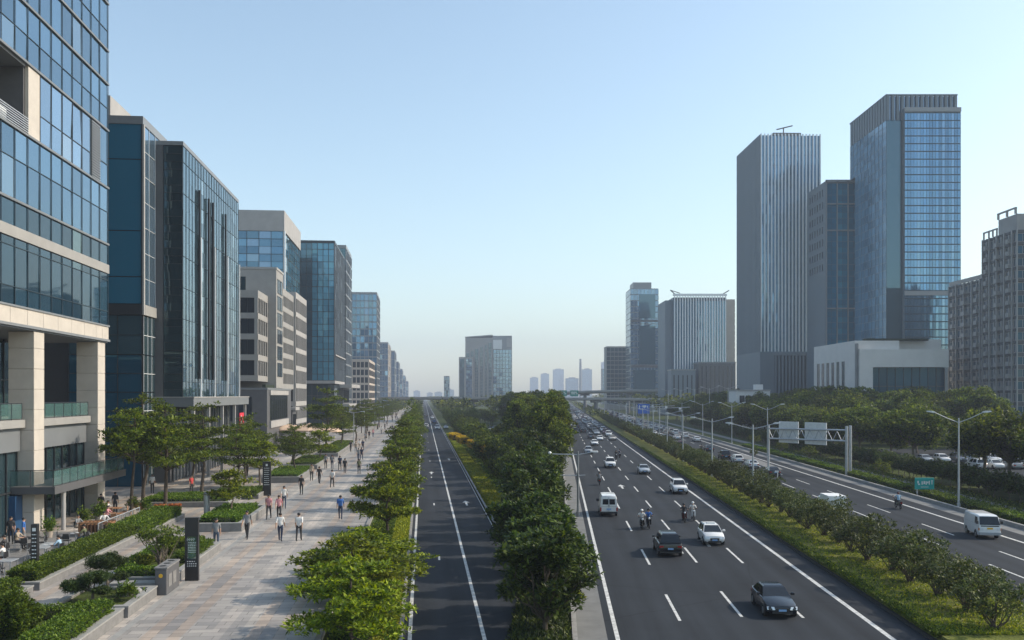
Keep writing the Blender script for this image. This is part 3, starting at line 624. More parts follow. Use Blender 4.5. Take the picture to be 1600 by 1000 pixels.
# yellow flowering climbers over the strip right of the side road
for i,(x,y) in enumerate(((-11.0,178),(-8.6,164),(-6.0,150),(-3.4,136),(-1.6,126))):
    hedge('flowering_shrub', f"{ordn(i)} yellow blossoming shrub from the far end, above the strip beside the side road", lambda a,b,z:(a,b,z), x, y, 2.6, 1.5, 8.0, 1.1, .18, 50+i, 'blossom' if i<4 else 'leaf_yellow', 'shrub', 'yellow blossoming shrubs', 26, .22)
# ground cover nobody could count
cover('median_ground_cover', RR, 17.0, 23.6, 41, 150, .42, 7000, .14, 'leaf_hedge', 91)
cover('median_dry_grass', RR, 17.0, 23.6, 41, 140, .42, 9000, .14, 'leaf_yellow', 92)
cover('wedge_ground_cover', L, 6.3, 8.6, 50, 220, .05, 12000, .26, 'leaf_yellow', 93)
cover('wedge_low_plants', L, 6.6, 11, 62, 240, .05, 12000, .30, 'leaf_hedge', 94)
cover('right_verge_grass', RR, 38.6, 47, 62, 200, .04, 14000, .22, 'leaf_wood', 95)
cover('belt_undergrowth', RR, -2.2, .5, 41, 120, .05, 7000, .26, 'leaf_dark', 96)

def far_wood(name, regions, seed):
    rng=np.random.default_rng(seed); Ps=[]
    for (f,a0,a1,y0,y1,n,h) in regions:
        y=rng.uniform(y0,y1,n); k=KL if f is L else KR; a=a0+(a1-a0)*rng.uniform(0,1,n)
        cell=np.sin(a*.9+y*.13)*np.cos(y*.21+a*.3); z=h*(.35+.65*rng.uniform(0,1,n)**.6)*(.85+.2*cell)
        Ps.append(np.stack([a+k*y,y,z],1))
    P=np.concatenate(Ps); N=np.tile([0,-.3,.7],(len(P),1)); V,Q=leaves(P,N,2.0,rng,5,.6)
    return tag(mobj(name,npmesh(name,V,Q,M['leaf_wood'])),kind='stuff')
far_wood('far_wood',[(L,8,24,430,900,1500,8.5),(L,8,120,900,1900,2600,9),(RR,-34,-1,430,560,1300,10.5),(RR,-60,-1,560,1500,2600,10),(RR,46,150,430,1300,5200,12),(RR,17,23,430,1500,700,3),(L,-5,-2,460,1500,900,7),(L,-17,-12,470,1500,900,8)],5)

for i,(y0,y1) in enumerate(((56,80),(80.6,112),(112.6,170),(170.6,260))):
    hedge('strip_hedge', f"{ordn(i)} nearest stretch of low bright hedge along the side road's right kerb", L, 7.2, (y0+y1)/2, .03, 1.5, y1-y0, .45, RZL, 70+i, 'leaf_yellow', 'hedge', 'bright hedge along the right kerb of the side road', 70 if i<2 else 35, .18)

cover('median_edge_plants', RR, 16.72, 17.25, 41, 190, .38, 9000, .17, 'leaf_hedge', 97)
# ------------------------------------------------------------------ buildings
class Bld:
    """a building in its own frame: x to the right, y away, faces front (-y), right (+x), left (-x)"""
    def __init__(s, name, label, loc, rz, x0, x1, y0, y1, cat='building', group=None):
        s.root = thing(name, label, cat, loc, rz, group); s.x0,s.x1,s.y0,s.y1 = x0,x1,y0,y1; s.rng = random.Random(hash(label) % 999 if False else len(label)*7+int(abs(loc[1])))
        s.nwin = 0
    def P(s, F, u, z, d):
        if F == 'front': return (s.x0+u, s.y0-d, z)
        if F == 'right': return (s.x1+d, s.y0+u, z)
        if F == 'left': return (s.x0-d, s.y1-u, z)
    def W(s, F): return (s.x1-s.x0) if F == 'front' else (s.y1-s.y0)
    def fbox(s, mb, F, u0, u1, z0, z1, d0, d1, m=0):
        a = s.P(F,u0,z0,d0); b = s.P(F,u1,z1,d1)
        mb.box(a[0],b[0],a[1],b[1],z0,z1,m)
    def part(s, name, m, mb=None, box=None, parent=None, smooth=False):
        if box: mb = MB(); mb.box(*box)
        return mb.build(name, m, parent or s.root, smooth)
    def slab(s, name, m, F, u0, u1, z0, z1, d0, d1):
        mb = MB(); s.fbox(mb,F,u0,u1,z0,z1,d0,d1); return mb.build(name, m, s.root)
    def glaze(s, F, u0, u1, z0, z1, nc, nr, m, d=.03, tilt=.006, mw=.05, md=.045, mm=None, rows=None, hm=True, name='glazing', split=False):
        """one storey (or one bay) of glass: separate, very slightly tilted panes, and its mullions as a sub-part"""
        mb = MB(); r = s.rng
        us = [u0+(u1-u0)*i/nc for i in range(nc+1)]; zs = rows or [z0+(z1-z0)*j/nr for j in range(nr+1)]
        for i in range(nc):
            for j in range(len(zs)-1):
                a = r.gauss(0,tilt)*(us[i+1]-us[i])/2; b = r.gauss(0,tilt)*(zs[j+1]-zs[j])/2
                mb.quad(s.P(F,us[i],zs[j],d-a-b), s.P(F,us[i+1],zs[j],d+a-b), s.P(F,us[i+1],zs[j+1],d+a+b), s.P(F,us[i],zs[j+1],d-a+b))
        g = mb.build(name, m, s.root)
        k = MB()
        if mw:
            for u in us: s.fbox(k,F,u-mw/2,u+mw/2,z0+.01,z1-.01,d+.02,d+.02+md)
        if hm:
            for z in zs[1:-1]: s.fbox(k,F,u0+.01,u1-.01,z-mw*.5,z+mw*.5,d+.02,d+.02+md*.7)
        if split:
            for u in us:
                k = MB(); s.fbox(k,F,u-mw/2,u+mw/2,z0+.01,z1-.01,d+.02,d+.02+md); k.build('mullion', mm or M['mull'], g)
        elif k.v: k.build('mullion', mm or M['mull'], g)
        return g
    def windows(s, F, us, zs, w, h, m=None, d=.02, fm=None, name='window', panes=2, fw=.07, cap=100):
        """punched windows: each one its own object (shared mesh): frame, panes"""
        mb = MB(); 
        A = lambda u,z,dd: s.P(F,u,z,dd)
        o0 = s.P(F,0,0,0)
        def loc(p): return (p[0]-o0[0], p[1]-o0[1], p[2])
        pw = w/panes
        for i in range(panes): mb.quad(*[loc(A(u,z,d)) for u,z in ((i*pw,0),((i+1)*pw,0),((i+1)*pw,h),(i*pw,h))], m=0)
        fr = MB(); s_ = s
        for i in range(panes+1): s.fbox(fr,F,i*pw-fw/2,i*pw+fw/2,0,h,d+.003,d+.06)
        s.fbox(fr,F,fw/2+.001,w-fw/2-.001,0,fw,d+.003,d+.055); s.fbox(fr,F,fw/2+.001,w-fw/2-.001,h-fw,h,d+.003,d+.055)
        b = len(mb.v); mb.v += [loc(v) for v in fr.v]; mb.f += [tuple(i+b for i in f) for f in fr.f]; mb.m += [1]*len(fr.f)
        mt = [m or M['g_win'], fm or M['mull']]
        me = mb.mesh(name, mt); rest = MB(); k = 0
        for z in sorted(zs, reverse=True):
            for u in us:
                p = A(u,z,0); s.nwin += 1
                if s.nwin <= cap:
                    o = mobj(name, me, s.root, (p[0],p[1],p[2]))
                else:
                    b = len(rest.v); rest.v += [(v[0]+p[0], v[1]+p[1], v[2]+p[2]) for v in mb.v]; rest.f += [tuple(i+b for i in f) for f in mb.f]; rest.m += mb.m
        if rest.v: tag(rest.build(name+'_grid', mt, s.root), kind='stuff')
def rail(parent, pts, h, mg, mp, name='railing', step=1.6):
    """glass balustrade along a polyline, with posts and a top rail as sub-part"""
    g = MB(); p = MB()
    for a,b in zip(pts[:-1],pts[1:]):
        a=Vector(a); b=Vector(b); L_=(b-a).length; n=max(1,int(L_/step)); 
        nrm = Vector((-(b-a).y,(b-a).x,0)).normalized()*.012
        for i in range(n):
            q0=a.lerp(b,(i+.04)/n); q1=a.lerp(b,(i+.96)/n)
            vs=[q0-nrm,q1-nrm,q1+nrm,q0+nrm]; g.add([*[v+Vector((0,0,.08)) for v in vs], *[v+Vector((0,0,h-.06)) for v in vs]], [(3,2,1,0),(4,5,6,7),(0,1,5,4),(1,2,6,5),(2,3,7,6),(3,0,4,7)])
        for i in range(n+1): 
            c=a.lerp(b,i/n); p.path([c,c+Vector((0,0,h))],.025,6)
        p.path([a+Vector((0,0,h)),b+Vector((0,0,h))],.03,6)
    r = g.build(name, mg, parent); p.build('rail_post', mp, r); return r

# transparent balustrade glass
k = NT('balustrade_glass'); k.p.inputs['Base Color'].default_value=(.10,.2,.19,1); k.p.inputs['Roughness'].default_value=.05; k.p.inputs['Alpha'].default_value=.42
M['balus'] = k.m

# ===== A: corner office block on stone columns (left foreground)
A = Bld('office_block','blue glass office block on beige stone columns at the left picture edge', L(-27.5,48,0), RZL, -30, 0, 0, 32.8)
A.part('core', M['dark'], box=(-30,-.25,0.1,32.7,17.12,28.95)); A.part('core', M['dark'], box=(-30,-.25,0.1,32.7,34.05,61.8)); A.part('core', M['dark'], box=(-30,-.25,17.5,32.7,28.96,34.04)); A.part('core', M['dark'], box=(-30,-4.4,.1,17.49,28.96,34.04))
A.part('roof', M['concrete'], box=(-30,0,0,32.8,61.8,63))
NC = 16; uy = [32.8*i/NC for i in range(NC+1)]
lv = [(17.1,21.55,'g_deep',[17.1,18.3,21.0,21.55]),(22.35,24.05,'g_deep',None),(24.15,28.9,'g_a',[24.15,26.9,28.9]),(29.1,33.9,'g_a',[29.1,31.0,33.9]),
      (34.1,37.9,'g_a',[34.1,35.9,37.9]),(38.1,40.8,'g_a',None),(41.0,44.9,'g_a',[41,42.6,44.9]),(45.1,49,'g_a',[45.1,46.8,49]),(49.2,53,'g_a',[49.2,51,53]),(53.2,57,'g_a',[53.2,55,57]),(57.2,61.7,'g_a',[57.2,59.4,61.7])]
for (z0,z1,m,rows) in lv:
    if z0 == 29.1:
        A.glaze('right', uy[9], uy[14], z0, z1, 5, 1, M['g_sky'], rows=rows, tilt=.010)
        A.glaze('right', uy[15], uy[16], z0, z1, 1, 1, M['g_a'], rows=rows)
    else: A.glaze('right', 0, 32.8, z0, z1, NC, 1, M[m], mm=M['mull_b'], rows=rows, tilt=.004, split=rows is None)
for z in (22.0,): A.slab('ledge', M['beige_grey'], 'right', 0, 32.85, z-.42, z+.33, -.2, .16)
for z in (24.1,29.0,34.0,38.0,40.9,45.0,49.1,53.1,57.1): A.slab('ledge', M['grey'] , 'right', 0, 32.85, z-.08, z+.08, -.2, .17)
# louvred vent, recessed balcony with beige pier
A.slab('vent_back', M['dark'], 'right', uy[14]+.02, uy[15]-.02, 29.1, 33.9, -.2, .0)
lm = MB()
for i in range(22): A.fbox(lm,'right',uy[14]+.05,uy[15]-.05,29.15+i*.215,29.15+i*.215+.07,.02,.14)
lm.build('vent_louvre', M['steel'], A.root)
A.part('balcony_floor', M['beige_grey'], box=(-4.39,.0,0.2,uy[8]+.1,28.965,29.12)); A.part('side_wall', M['greyd'], box=(-4.39,-.2,uy[8]-.1,uy[8]+.1,29.13,33.9)); A.part('balcony_ceiling', M['grey'], box=(-4.39,-.05,.2,uy[8]-.12,33.75,34.0)); A.part('balcony_unit', M['white'], box=(-1.4,-.5,13.2,14.4,29.13,30.3))
c = MB()
for i in range(8): c.quad((-4.36,.3+i*2,29.2),(-4.36,2.2+i*2,29.2),(-4.36,2.2+i*2,33.6),(-4.36,.3+i*2,33.6))
c.build('balcony_glazing', M['g_dark'], A.root)
A.part('pier', M['beige'], box=(-.18,.05,uy[8]+.12,uy[9]-.02,29.1,33.9))
rl = MB()
for i in range(7): A.fbox(rl,'right',.1,uy[8]+.1,29.2+i*.16,29.26+i*.16,.02,.08)
rl.build('balcony_railing', M['steel'], A.root)
# fascia with separate stone panels, soffit
fp = MB(); x = 0.0
while x < 32.7:
    wd = (2.7,1.5,2.7,2.0)[int(x*3)%4]; e = min(32.8,x+wd); A.fbox(fp,'right',x+.02,e-.02,15.85,16.95,-.3,.12); x = e
fp.build('fascia_panel', M['beige'], A.root)
A.slab('fascia_frame', M['greym'], 'right', 0, 32.9, 16.95, 17.08, -.3, .2)
A.slab('fascia_frame', M['greym'], 'right', 0, 32.9, 15.66, 15.85, -.3, .22)
A.part('fascia_back', M['greyd'], box=(-6.4,-.3,0,32.7,15.9,17.05))
A.part('soffit', M['grey'], box=(-6.4,.05,0,32.75,15.55,15.64))
for y in (4.0, 17.6, 30.5):
    cl = MB(); z = PZ
    while z < 15.5:
        e = min(15.53, z+1.45); cl.bbox(-1.75, 0, y, y+1.75, z+.015, e-.015, .02); z = e
    cl.box(-1.7,-.05,y+.05,y+1.7,PZ,15.53)
    cl.build('column', M['beige'], A.root)
# set-back walls, first-floor balcony
A.part('back_wall', M['greyd'], box=(-30,-6.3,0,32.6,PZ-.2,15.54))
for y0,y1 in ((0,4),(5.8,17.5),(19.5,30.4)):
    c = MB()
    for i in range(int((y1-y0)/1.9)):
        u0=y0+i*1.9+.03; c.quad((-6.2,u0,9.4),(-6.2,u0+1.84,9.4),(-6.2,u0+1.84,15.3),(-6.2,u0,15.3))
    g_ = c.build('upper_glazing', M['g_dark'], A.root)
    c = MB()
    for i in range(int((y1-y0)/1.9)+1): c.box(-6.18,-6.08,y0+i*1.9-.03,y0+i*1.9+.03,9.35,15.5)
    c.box(-6.18,-6.1,y0+.04,y1-.04,12.2,12.3)
    c.build('mullion', M['mull'], g_)
    A.part('balcony_slab', M['beige_grey'], box=(-6.2,-.55,y0+.02,y1-.02,8.75,9.3))
    rail(A.root, [(-.75,y0+.1,9.3),(-.75,y1-.1,9.3)], 1.15, M['balus'], M['mull'], 'balcony_railing')
    A.part('wall_panel', M['grey'], box=(-1.6,-.9,y0+.04,y1-.04,7.1,8.74))
    c = MB(); n = int((y1-y0)/1.5)
    for i in range(n):
        u0=y0+(y1-y0)*i/n; u1=y0+(y1-y0)*(i+1)/n; c.quad((-1.2,u0+.04,PZ+.1),(-1.2,u1-.04,PZ+.1),(-1.2,u1-.04,7.08),(-1.2,u0+.04,7.08))
    g_ = c.build('shop_window', M['g_dark'], A.root)
    c = MB()
    for i in range(n+1): c.box(-1.19,-1.08,y0+(y1-y0)*i/n-.05,y0+(y1-y0)*i/n+.05,PZ,7.09)
    c.box(-1.19,-1.1,y0+.06,y1-.06,4.2,4.32); c.build('mullion', M['mull'], g_)
# entrance canopy with glass balustrade and its slim post
cy0, cy1 = 16.6, 32.0
A.part('canopy', M['greyd'], box=(-9,1.75,cy0,cy1,4.12,4.62))
A.part('canopy_edge', M['greyd'], box=(1.752,1.80,cy0-.05,cy1+.05,4.1,4.66))
rail(A.root, [(-6,cy0+.1,4.62),(1.65,cy0+.1,4.62),(1.65,cy1-.1,4.62)], 1.15, M['balus'], M['mull'], 'canopy_railing', 1.5)
c = MB(); c.path([(1.5,18.9,PZ),(1.5,18.9,4.12)],.16,12); c.build('canopy_post', M['concrete'], A.root, True)
A.part('shop_panel', M['blue_panel'], box=(-1.35,-.75,16.35,17.5,PZ,4.0))

# ===== B1: plain blue glass slab behind A
B1 = Bld('glass_slab_building','slab building faced in large plain blue glass sheets, second from the left', L(-30,98.9,0), RZL, -28, 0, 0, 9.2)
B1.part('core', M['dark'], box=(-28,-.1,.1,9.1,PZ,39.9)); B1.part('parapet', M['greym'], box=(-28.05,.12,-.12,9.2,39.9,40.75)); B1.part('roof_block', M['concrete'], box=(-9,-3.6,1,8,40.75,43.2))
for z0,z1 in ((36.2,39.9),(28.6,36.1),(23.7,28.5),(20.8,23.6)): B1.glaze('front',20.5,28,z0,z1,2,1,M['g_b1'],mw=.1,md=.1,tilt=.003)  # sky reflection of these panes is painted into their teal base colour
B1.glaze('right',0,9.2,20.8,39.9,4,7,M['g_blue'],mm=M['mull_l'],tilt=.006)
B1.slab('pier', M['concrete'],'right',-.1,.3,19.6,39.9,.05,.22)
B1.slab('ledge', M['beige_grey'],'right',.3,9.2,19.6,20.7,-.1,.25); B1.slab('ledge', M['mull'],'front',20,28.0,19.6,20.7,-.1,.18)
for z0,z1 in ((15.4,19.5),(11.4,15.3),(7.4,11.3),(PZ,7.3)):
    B1.glaze('front',20.5,28,z0,z1,3,2,M['g_teal' if z0>15 else 'g_navy'],mw=.07); B1.glaze('right',.3,9.2,z0,z1,6,2,M['g_dark'],mm=M['mull_l'],mw=.07)
# ===== B: angular glass block with podium
B = Bld('glass_office_building','dark angular glass building with a stone canopied podium, third from the left', L(-27,103.9,0), RZL, -24, 0, 0, 31.2)
B.part('core', M['dark'], box=(-24,-.1,.1,31.1,10.8,39.0)); 
B.part('parapet', M['greym'], box=(-24,.1,-.1,31.25,39.0,39.45))
B.slab('front_panel', M['greyd'],'front',19.0,21.9,10.8,39.0,-.1,.12)
for i in range(8):
    z0=10.8+i*3.52; B.glaze('front',21.95,24,z0,z0+3.5,1,4,M['g_dark'],mw=.05,tilt=.02)
for i in range(8):
    z0=10.8+i*3.52; B.glaze('right',0,31.2,z0,z0+3.5,22,2,M['g_bright'],mm=M['mull_b'],mw=.05,md=.04,tilt=.006)
for u in (6.8,11.6,14.0,21.5): B.slab('fin', M['black'],'right',u,u+.42,13,35.5,.12,.34)
for u in (7.6,15.2,22.8,30.9): B.slab('pale_mullion', M['mull_l'],'right',u,u+.22,10.8,30,.13,.30)
B.part('podium_wall', M['greyd'], box=(-9,-1.2,-.5,31,PZ,9.6))
B.part('podium_canopy', M['grey'], box=(-9.5,1.45,-1.0,31.6,9.75,10.75)); B.part('podium_coping', M['concrete'], box=(-9.6,1.52,-1.08,31.7,10.752,10.86))
for y in (.2,7.6,15.2,22.9,30.4):
    c = MB(); c.box(.9,1.25,y,y+.35,PZ,9.75); c.build('podium_column', M['concrete'], B.root)
for i in range(4):
    u0=.3+i*7.6; c=MB()
    for j in range(5):
        c.quad((-1.1,u0+j*1.48,PZ+.1),(-1.1,u0+j*1.48+1.4,PZ+.1),(-1.1,u0+j*1.48+1.4,9.5),(-1.1,u0+j*1.48,9.5))
    g_=c.build('shop_window',M['g_win'],B.root); c=MB()
    for j in range(6): c.box(-1.08,-.98,u0+j*1.48-.07,u0+j*1.48-.01,PZ,9.55)
    c.box(-1.08,-1.0,u0,u0+7.3,5.2,5.5); c.build('mullion',M['greym'],g_)
bn = MB(); bn.box(1.5,1.56,24.4,27.4,6.0,8.6); o=bn.build('banner', M['red'], None); o.parent=None
o.location=L(-27,103.9,0); o.rotation_euler=(0,0,RZL); tag(o,'red hanging banner with a white mark on the glass building podium','banner')
bn = MB(); 
for (y0,y1,z0,z1) in ((25.2,25.6,6.4,8.2),(25.61,26.4,6.4,6.75),(25.61,26.2,7.4,7.7)): bn.box(1.562,1.575,y0,y1,z0,z1)
b_=bn.build('banner_mark',M['sign_white'],o)

# ===== C: stepped concrete offices
C_ = Bld('concrete_office','stepped pale concrete office with ribbon windows above a dark stone base', L(-27,160,0), RZL, -22, 0, 0, 29)
C_.part('base', M['greyd'], box=(-22,0,0,29,PZ,12.0)); C_.part('base_coping', M['grey'], box=(-22,.08,-.08,29.1,12.0,12.35))
C_.windows('right',[3+i*2.6 for i in range(8)],[6.6],2.3,4.4,d=.03); C_.windows('front',[14.2,17.2],[6.6],2.2,4.2,d=.03)
C_.slab('base_band',M['concrete'],'right',2.5,24,11.1,11.9,.01,.25); C_.slab('base_band',M['concrete'],'right',2.5,24,5.3,6.5,.01,.3)
C_.part('terrace_hedge', M['leaf_core'], box=(-.9,-.3,.4,10,12.35,12.9))
def ribbon(name, label, a, y, x0, depth, z0, z1, nst, fm, wm, nwr, nwf, group=None, roofh=1.2, top=None, w0=None):
    b = Bld(name, label, L(a,y,0), RZL, x0, 0, 0, depth, group=group)
    b.part('core', fm, box=(x0,-.18,.18,depth,z0,z1))
    h=(z1-z0)/nst
    for i in range(nst+1):
        zz=z0+i*h; t=.98 if i<nst else 1.3; zb=zz-.1
        mb=MB(); mb.box(x0,0,0,depth,zb,zb+t); mb.build('spandrel_band', fm, b.root)
    for F,n in (('right',nwr),('front',nwf)):
        Wd=b.W(F); st=(Wd-.8)/n
        mb=MB()
        for i in range(n+1):
            u = .4+i*st-.22 if i else .0; b.fbox(mb,F,u,u+.44 if i else .5,z0+.9,z1-.1,-.17,-.02)
        for i in range(nst):
            pass
        mb.build('pier', fm, b.root)
        b.windows(F,[.4+i*st+.24 for i in range(n)],[z0+i*h+.90 for i in range(nst)],st-.5,h-1.02,d=-.16,panes=2,fw=.05)
    return b
ribbon('concrete_office','lower pale concrete wing with five ribbon storeys above the dark stone base', -28.6,160.2,-18,10.2,13.6,28.0,4,M['beige_grey'],None,5,6)
C2 = Bld('concrete_office','taller pale concrete block with a dark glass strip behind the ribbon window wing', L(-27.1,168.5,0), RZL, -20, 0, 2.1, 10.4)
C2.part('wall', M['beige_grey'], box=(-20,0,2.1,10.4,12.4,34.2))
C2.slab('dark_window', M['g_dark'],'front',0,14.5,28.2,32.8,.01,.05)
C2.windows('right',[1.2,3.2,5.2],[14.5+i*3.1 for i in range(6)],1.7,2.6,d=.03,panes=1); C2.part('coping', M['concrete'], box=(-20.1,.12,2.0,10.5,34.2,34.6))
ribbon('concrete_office','pale concrete office with close white ribbon windows beyond the stepped block', -27.3,179.2,-20,15.6,12.4,30.6,6,M['beige_grey'],None,9,4)
ribbon('concrete_office','pale concrete office with a projecting flat cornice before the narrow glass tower', -26.9,195.3,-20,18,PZ,31.6,8,M['concrete'],None,9,4)
C4 = Bld('terrace_building','dark low shop block below the pale concrete offices', L(-26.4,189.6,0), RZL, -8, 0, 0, 22); C4.part('wall',M['greyd'],box=(-8,-.4,0,5.2,PZ,8)); C4.part('canopy',M['concrete'],box=(-8,.3,-.3,5.3,8,8.6)); C4.windows('right',[.6,2.8],[2.2],1.9,5,d=-.36)
# ===== D/E glass towers
D = Bld('glass_tower','blue glass tower capped by a thick concrete band, behind the concrete offices', L(-34.2,226,0), RZL, -34, 0, 0, 30)
D.part('core', M['dark'], box=(-34,-.2,.2,30,PZ,51)); D.part('cap', M['concrete'], box=(-34,.3,-.3,30,51.0,56.0))
for i in range(10):
    z0=14+i*3.7; D.glaze('front',8,34,z0,z0+3.62,9,2,M['g_tower'],mw=.12,md=.12,tilt=.012); D.glaze('right',0,30,z0,z0+3.62,9,2,M['g_teal'],mw=.12,tilt=.008)
D.slab('pale_mullion',M['mull_l'],'right',-.1,.5,14,51,.1,.5); D.slab('pale_mullion',M['mull_l'],'front',17.3,17.8,14,51,.1,.5)
E = Bld('glass_tower','slender blue glass tower with a gridded face next to the concrete offices', L(-27,280,0), RZL, -13.2, 0, 0, 34)
E.part('core', M['dark'], box=(-13.2,-.2,.2,34,PZ,57)); E.part('parapet', M['mull'], box=(-13.4,.2,-.2,34.2,57,57.7))
for i in range(11):
    z0=15.6+i*3.76; E.glaze('front',0,6.6,z0,z0+3.7,4,2,M['g_teal'],mw=.12,md=.1); E.glaze('front',6.6,13.2,z0,z0+3.7,4,2,M['g_e'],mw=.14,md=.12,mm=M['mull'],tilt=.012); E.glaze('right',0,34,z0,z0+3.7,8,1,M['g_mono'] if 'g_mono' in M else M['g_sky'],mw=.2,md=.3,mm=M['greym'],tilt=.01,split=True)
E.slab('ledge',M['concrete'],'front',0,13.3,14.6,15.5,0,.3); E.slab('ledge',M['concrete'],'right',0,34,14.6,15.5,0,.3); E.slab('ledge',M['concrete'],'right',0,34,23.0,23.4,0.2,.6)
for z0 in (PZ,7.8): E.glaze('front',0,13.2,z0,z0+6.4,8,2,M['g_dark'],mw=.15); E.glaze('right',0,34,z0,z0+6.4,12,2,M['g_dark'],mw=.2)
CN = Bld('canopy_building','low building with a white sweeping canopy at the foot of the slender tower', L(-24.6,300,0), RZL, -6, 0, 0, 26)
CN.part('wall',M['greyd'],box=(-6,-1.5,1,25,PZ,13.4)); CN.windows('right',[2+i*2.8 for i in range(8)],[3,8.6],2.4,4.2,d=-1.46)
c=MB(); c.loft([[(-6,-1,zz),(1.4,-1,zz),(2.6,4,zz),(2.6,20,zz),(1.2,26,zz),(-6,26,zz)] for zz in (13.5,14.6)],0,True,True); c.build('canopy',M['concrete'],CN.root)
c=MB(); c.loft([[(-6,-1,zz),(.6,-1,zz),(1.6,4,zz),(1.6,20,zz),(.8,26,zz),(-6,26,zz)] for zz in (7.4,8.3)],0,True,True); c.build('canopy',M['concrete'],CN.root)
def slabtower(name,label,a,y,x0,depth,z1,m,mr,nst,ncf,ncr,f=L,rz=RZL,rough=None,z0=PZ,mw=.25,group=None,faces=('front','right'),trim=None,cap=True):
    b=Bld(name,label,f(a,y,0),rz,x0,0,0,depth,group=group); t=trim or M['greym']
    b.part('core',t,box=(x0,-.3,.3,depth,-.2,z1)); 
    if cap: b.part('parapet',t,box=(x0-.1,.1,-.1,depth+.1,z1,z1+1.2))
    h=(z1-z0)/nst
    for i in range(nst):
        zz=z0+i*h
        for F in faces: b.glaze(F,0,b.W(F),zz+.55*min(1,h/4),zz+h-.05,ncf if F=='front' else ncr,1,m if F=='front' else mr,mw=mw,md=.2,mm=t,tilt=.012)
        for F in faces: b.slab('spandrel_band',t,F,0,b.W(F),zz,zz+.5*min(1,h/4),-.25,.1)
    return b
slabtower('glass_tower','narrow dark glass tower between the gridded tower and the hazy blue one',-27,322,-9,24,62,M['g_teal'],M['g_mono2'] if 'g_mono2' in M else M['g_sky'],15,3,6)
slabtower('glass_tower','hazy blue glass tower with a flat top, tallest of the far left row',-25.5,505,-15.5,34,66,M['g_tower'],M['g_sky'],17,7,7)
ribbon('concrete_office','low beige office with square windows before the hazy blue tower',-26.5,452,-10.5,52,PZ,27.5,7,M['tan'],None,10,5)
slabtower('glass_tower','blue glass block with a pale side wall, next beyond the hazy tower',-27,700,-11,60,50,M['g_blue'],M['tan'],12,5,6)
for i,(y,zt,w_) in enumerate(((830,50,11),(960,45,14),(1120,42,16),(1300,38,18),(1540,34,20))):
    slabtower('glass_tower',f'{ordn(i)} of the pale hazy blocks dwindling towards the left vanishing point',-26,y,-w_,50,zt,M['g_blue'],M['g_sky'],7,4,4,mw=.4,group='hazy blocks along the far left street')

# ===== centre building between the roads
def free(name,label,px,y,w,d,z=0,rz=0,**kw): 
    return Bld(name,label,((px-800)/F_PX*y,y,0),rz,0,w,0,d,**kw)
CB = free('twin_slab_building','lone grey building with a curved cap and glass corner, standing between the roads',727,900,45.3,30)
CB.part('wall',M['beige_grey'],box=(0,26.5,0,30,0,67)); CB.part('wall',M['beige_grey'],box=(26.51,45.3,.6,30,0,56)); CB.part('crown',M['greym'],box=(26.51,45.3,.4,30,56.01,69)); 
c=MB(); c.add([(-.2,-.3,67),(26.6,-.3,69),(26.6,30,69),(-.2,30,67),(-.2,-.3,68),(26.6,-.3,70),(26.6,30,70),(-.2,30,68)],[(3,2,1,0),(4,5,6,7),(0,1,5,4),(1,2,6,5),(2,3,7,6),(3,0,4,7)]); c.build('roof_band',M['greym'],CB.root)
c=MB(); c.box(27,35.5,-.4,.3,56.1,65); c.build('white_block',M['white'],CB.root)
for i in range(14): CB.glaze('front',27.2,45,4+i*3.7,4+i*3.7+3.3,6,1,M['g_blue'],d=-.5,mw=.3,md=.2)
for j,(u0,u1) in enumerate(((1,4),(5.5,8),(9.5,12.5),(14.5,17),(19,21),(22.5,25.5))):
    CB.glaze('front',u0,u1,4,52+j*2,2,18,M['g_teal'],mw=.3,md=.25,mm=M['beige_grey'])
c=MB(); c.box(40,44.8,-.3,.2,58,67); c.build('white_block',M['concrete'],CB.root)
CW = free('slab_wing','lower grey wing left of the lone building between the roads',717,892,13.5,26)
CW.part('wall',M['beige_grey'],box=(0,13.5,0,26,0,48)); CW.glaze('front',1,5,3,46,2,16,M['g_teal'],mw=.3); CW.glaze('front',7,12.5,3,46,3,16,M['g_blue'],mw=.3)
slabtower('distant_tower','small hazy tower just left of the lone building',-10+38,1010,-5.5,20,31,M['g_blue'],M['g_blue'],8,3,3,mw=.3)

# ===== right-hand towers
T1 = free('fin_tower','tall grey tower with white vertical fins, left of the three big towers',1188,360,23.7,33.5); T1.root.rotation_euler=(0,0,.03)
T1.part('wall',M['tower_grey'],box=(0,23.7,.5,33.5,0,112)); T1.slab('wall_skin',M['tower_grey'],'left',0,33.5,0,112.4,.01,.1)
for i in range(22):
    z0=28+i*3.82; T1.glaze('front',.5,23.5,z0,z0+3.74,17,1,M['g_fin'],d=-.45,mw=0,tilt=.012,hm=False)
    T1.slab('spandrel_band',M['mull'],'front',.5,23.5,z0+3.75,z0+3.81,-.45,-.3)
for i in range(18): T1.slab('fin',M['mull_l'],'front',.15+i*1.36,.15+i*1.36+.46,28,112.6,-.44,.12)
T1.slab('base_wall',M['tower_grey'],'front',0,23.7,26.6,28,-.49,.38)
for i in range(14): T1.slab('base_fin',M['tower_grey'],'front',5.6+i*1.36,5.6+i*1.36+.7,0,26.59,-.49,.3)
T1.slab('base_glazing',M['g_dark'],'front',5.5,23.6,0,26.5,-.49,-.4); T1.slab('base_wall',M['tower_grey'],'front',-.2,5.4,0,26.59,-.49,.5)
for i in range(20): T1.slab('pilaster',M['tower_grey'],'left',.5+i*1.66,.9+i*1.66,28,112,.105,.22)
T1.part('roof_block',M['greym'],box=(6.2,17.2,8,22,112,114.2)); T1.part('roof_cap',M['greyd'],box=(7.4,18.6,7.6,22.4,114.3,115.2)); 
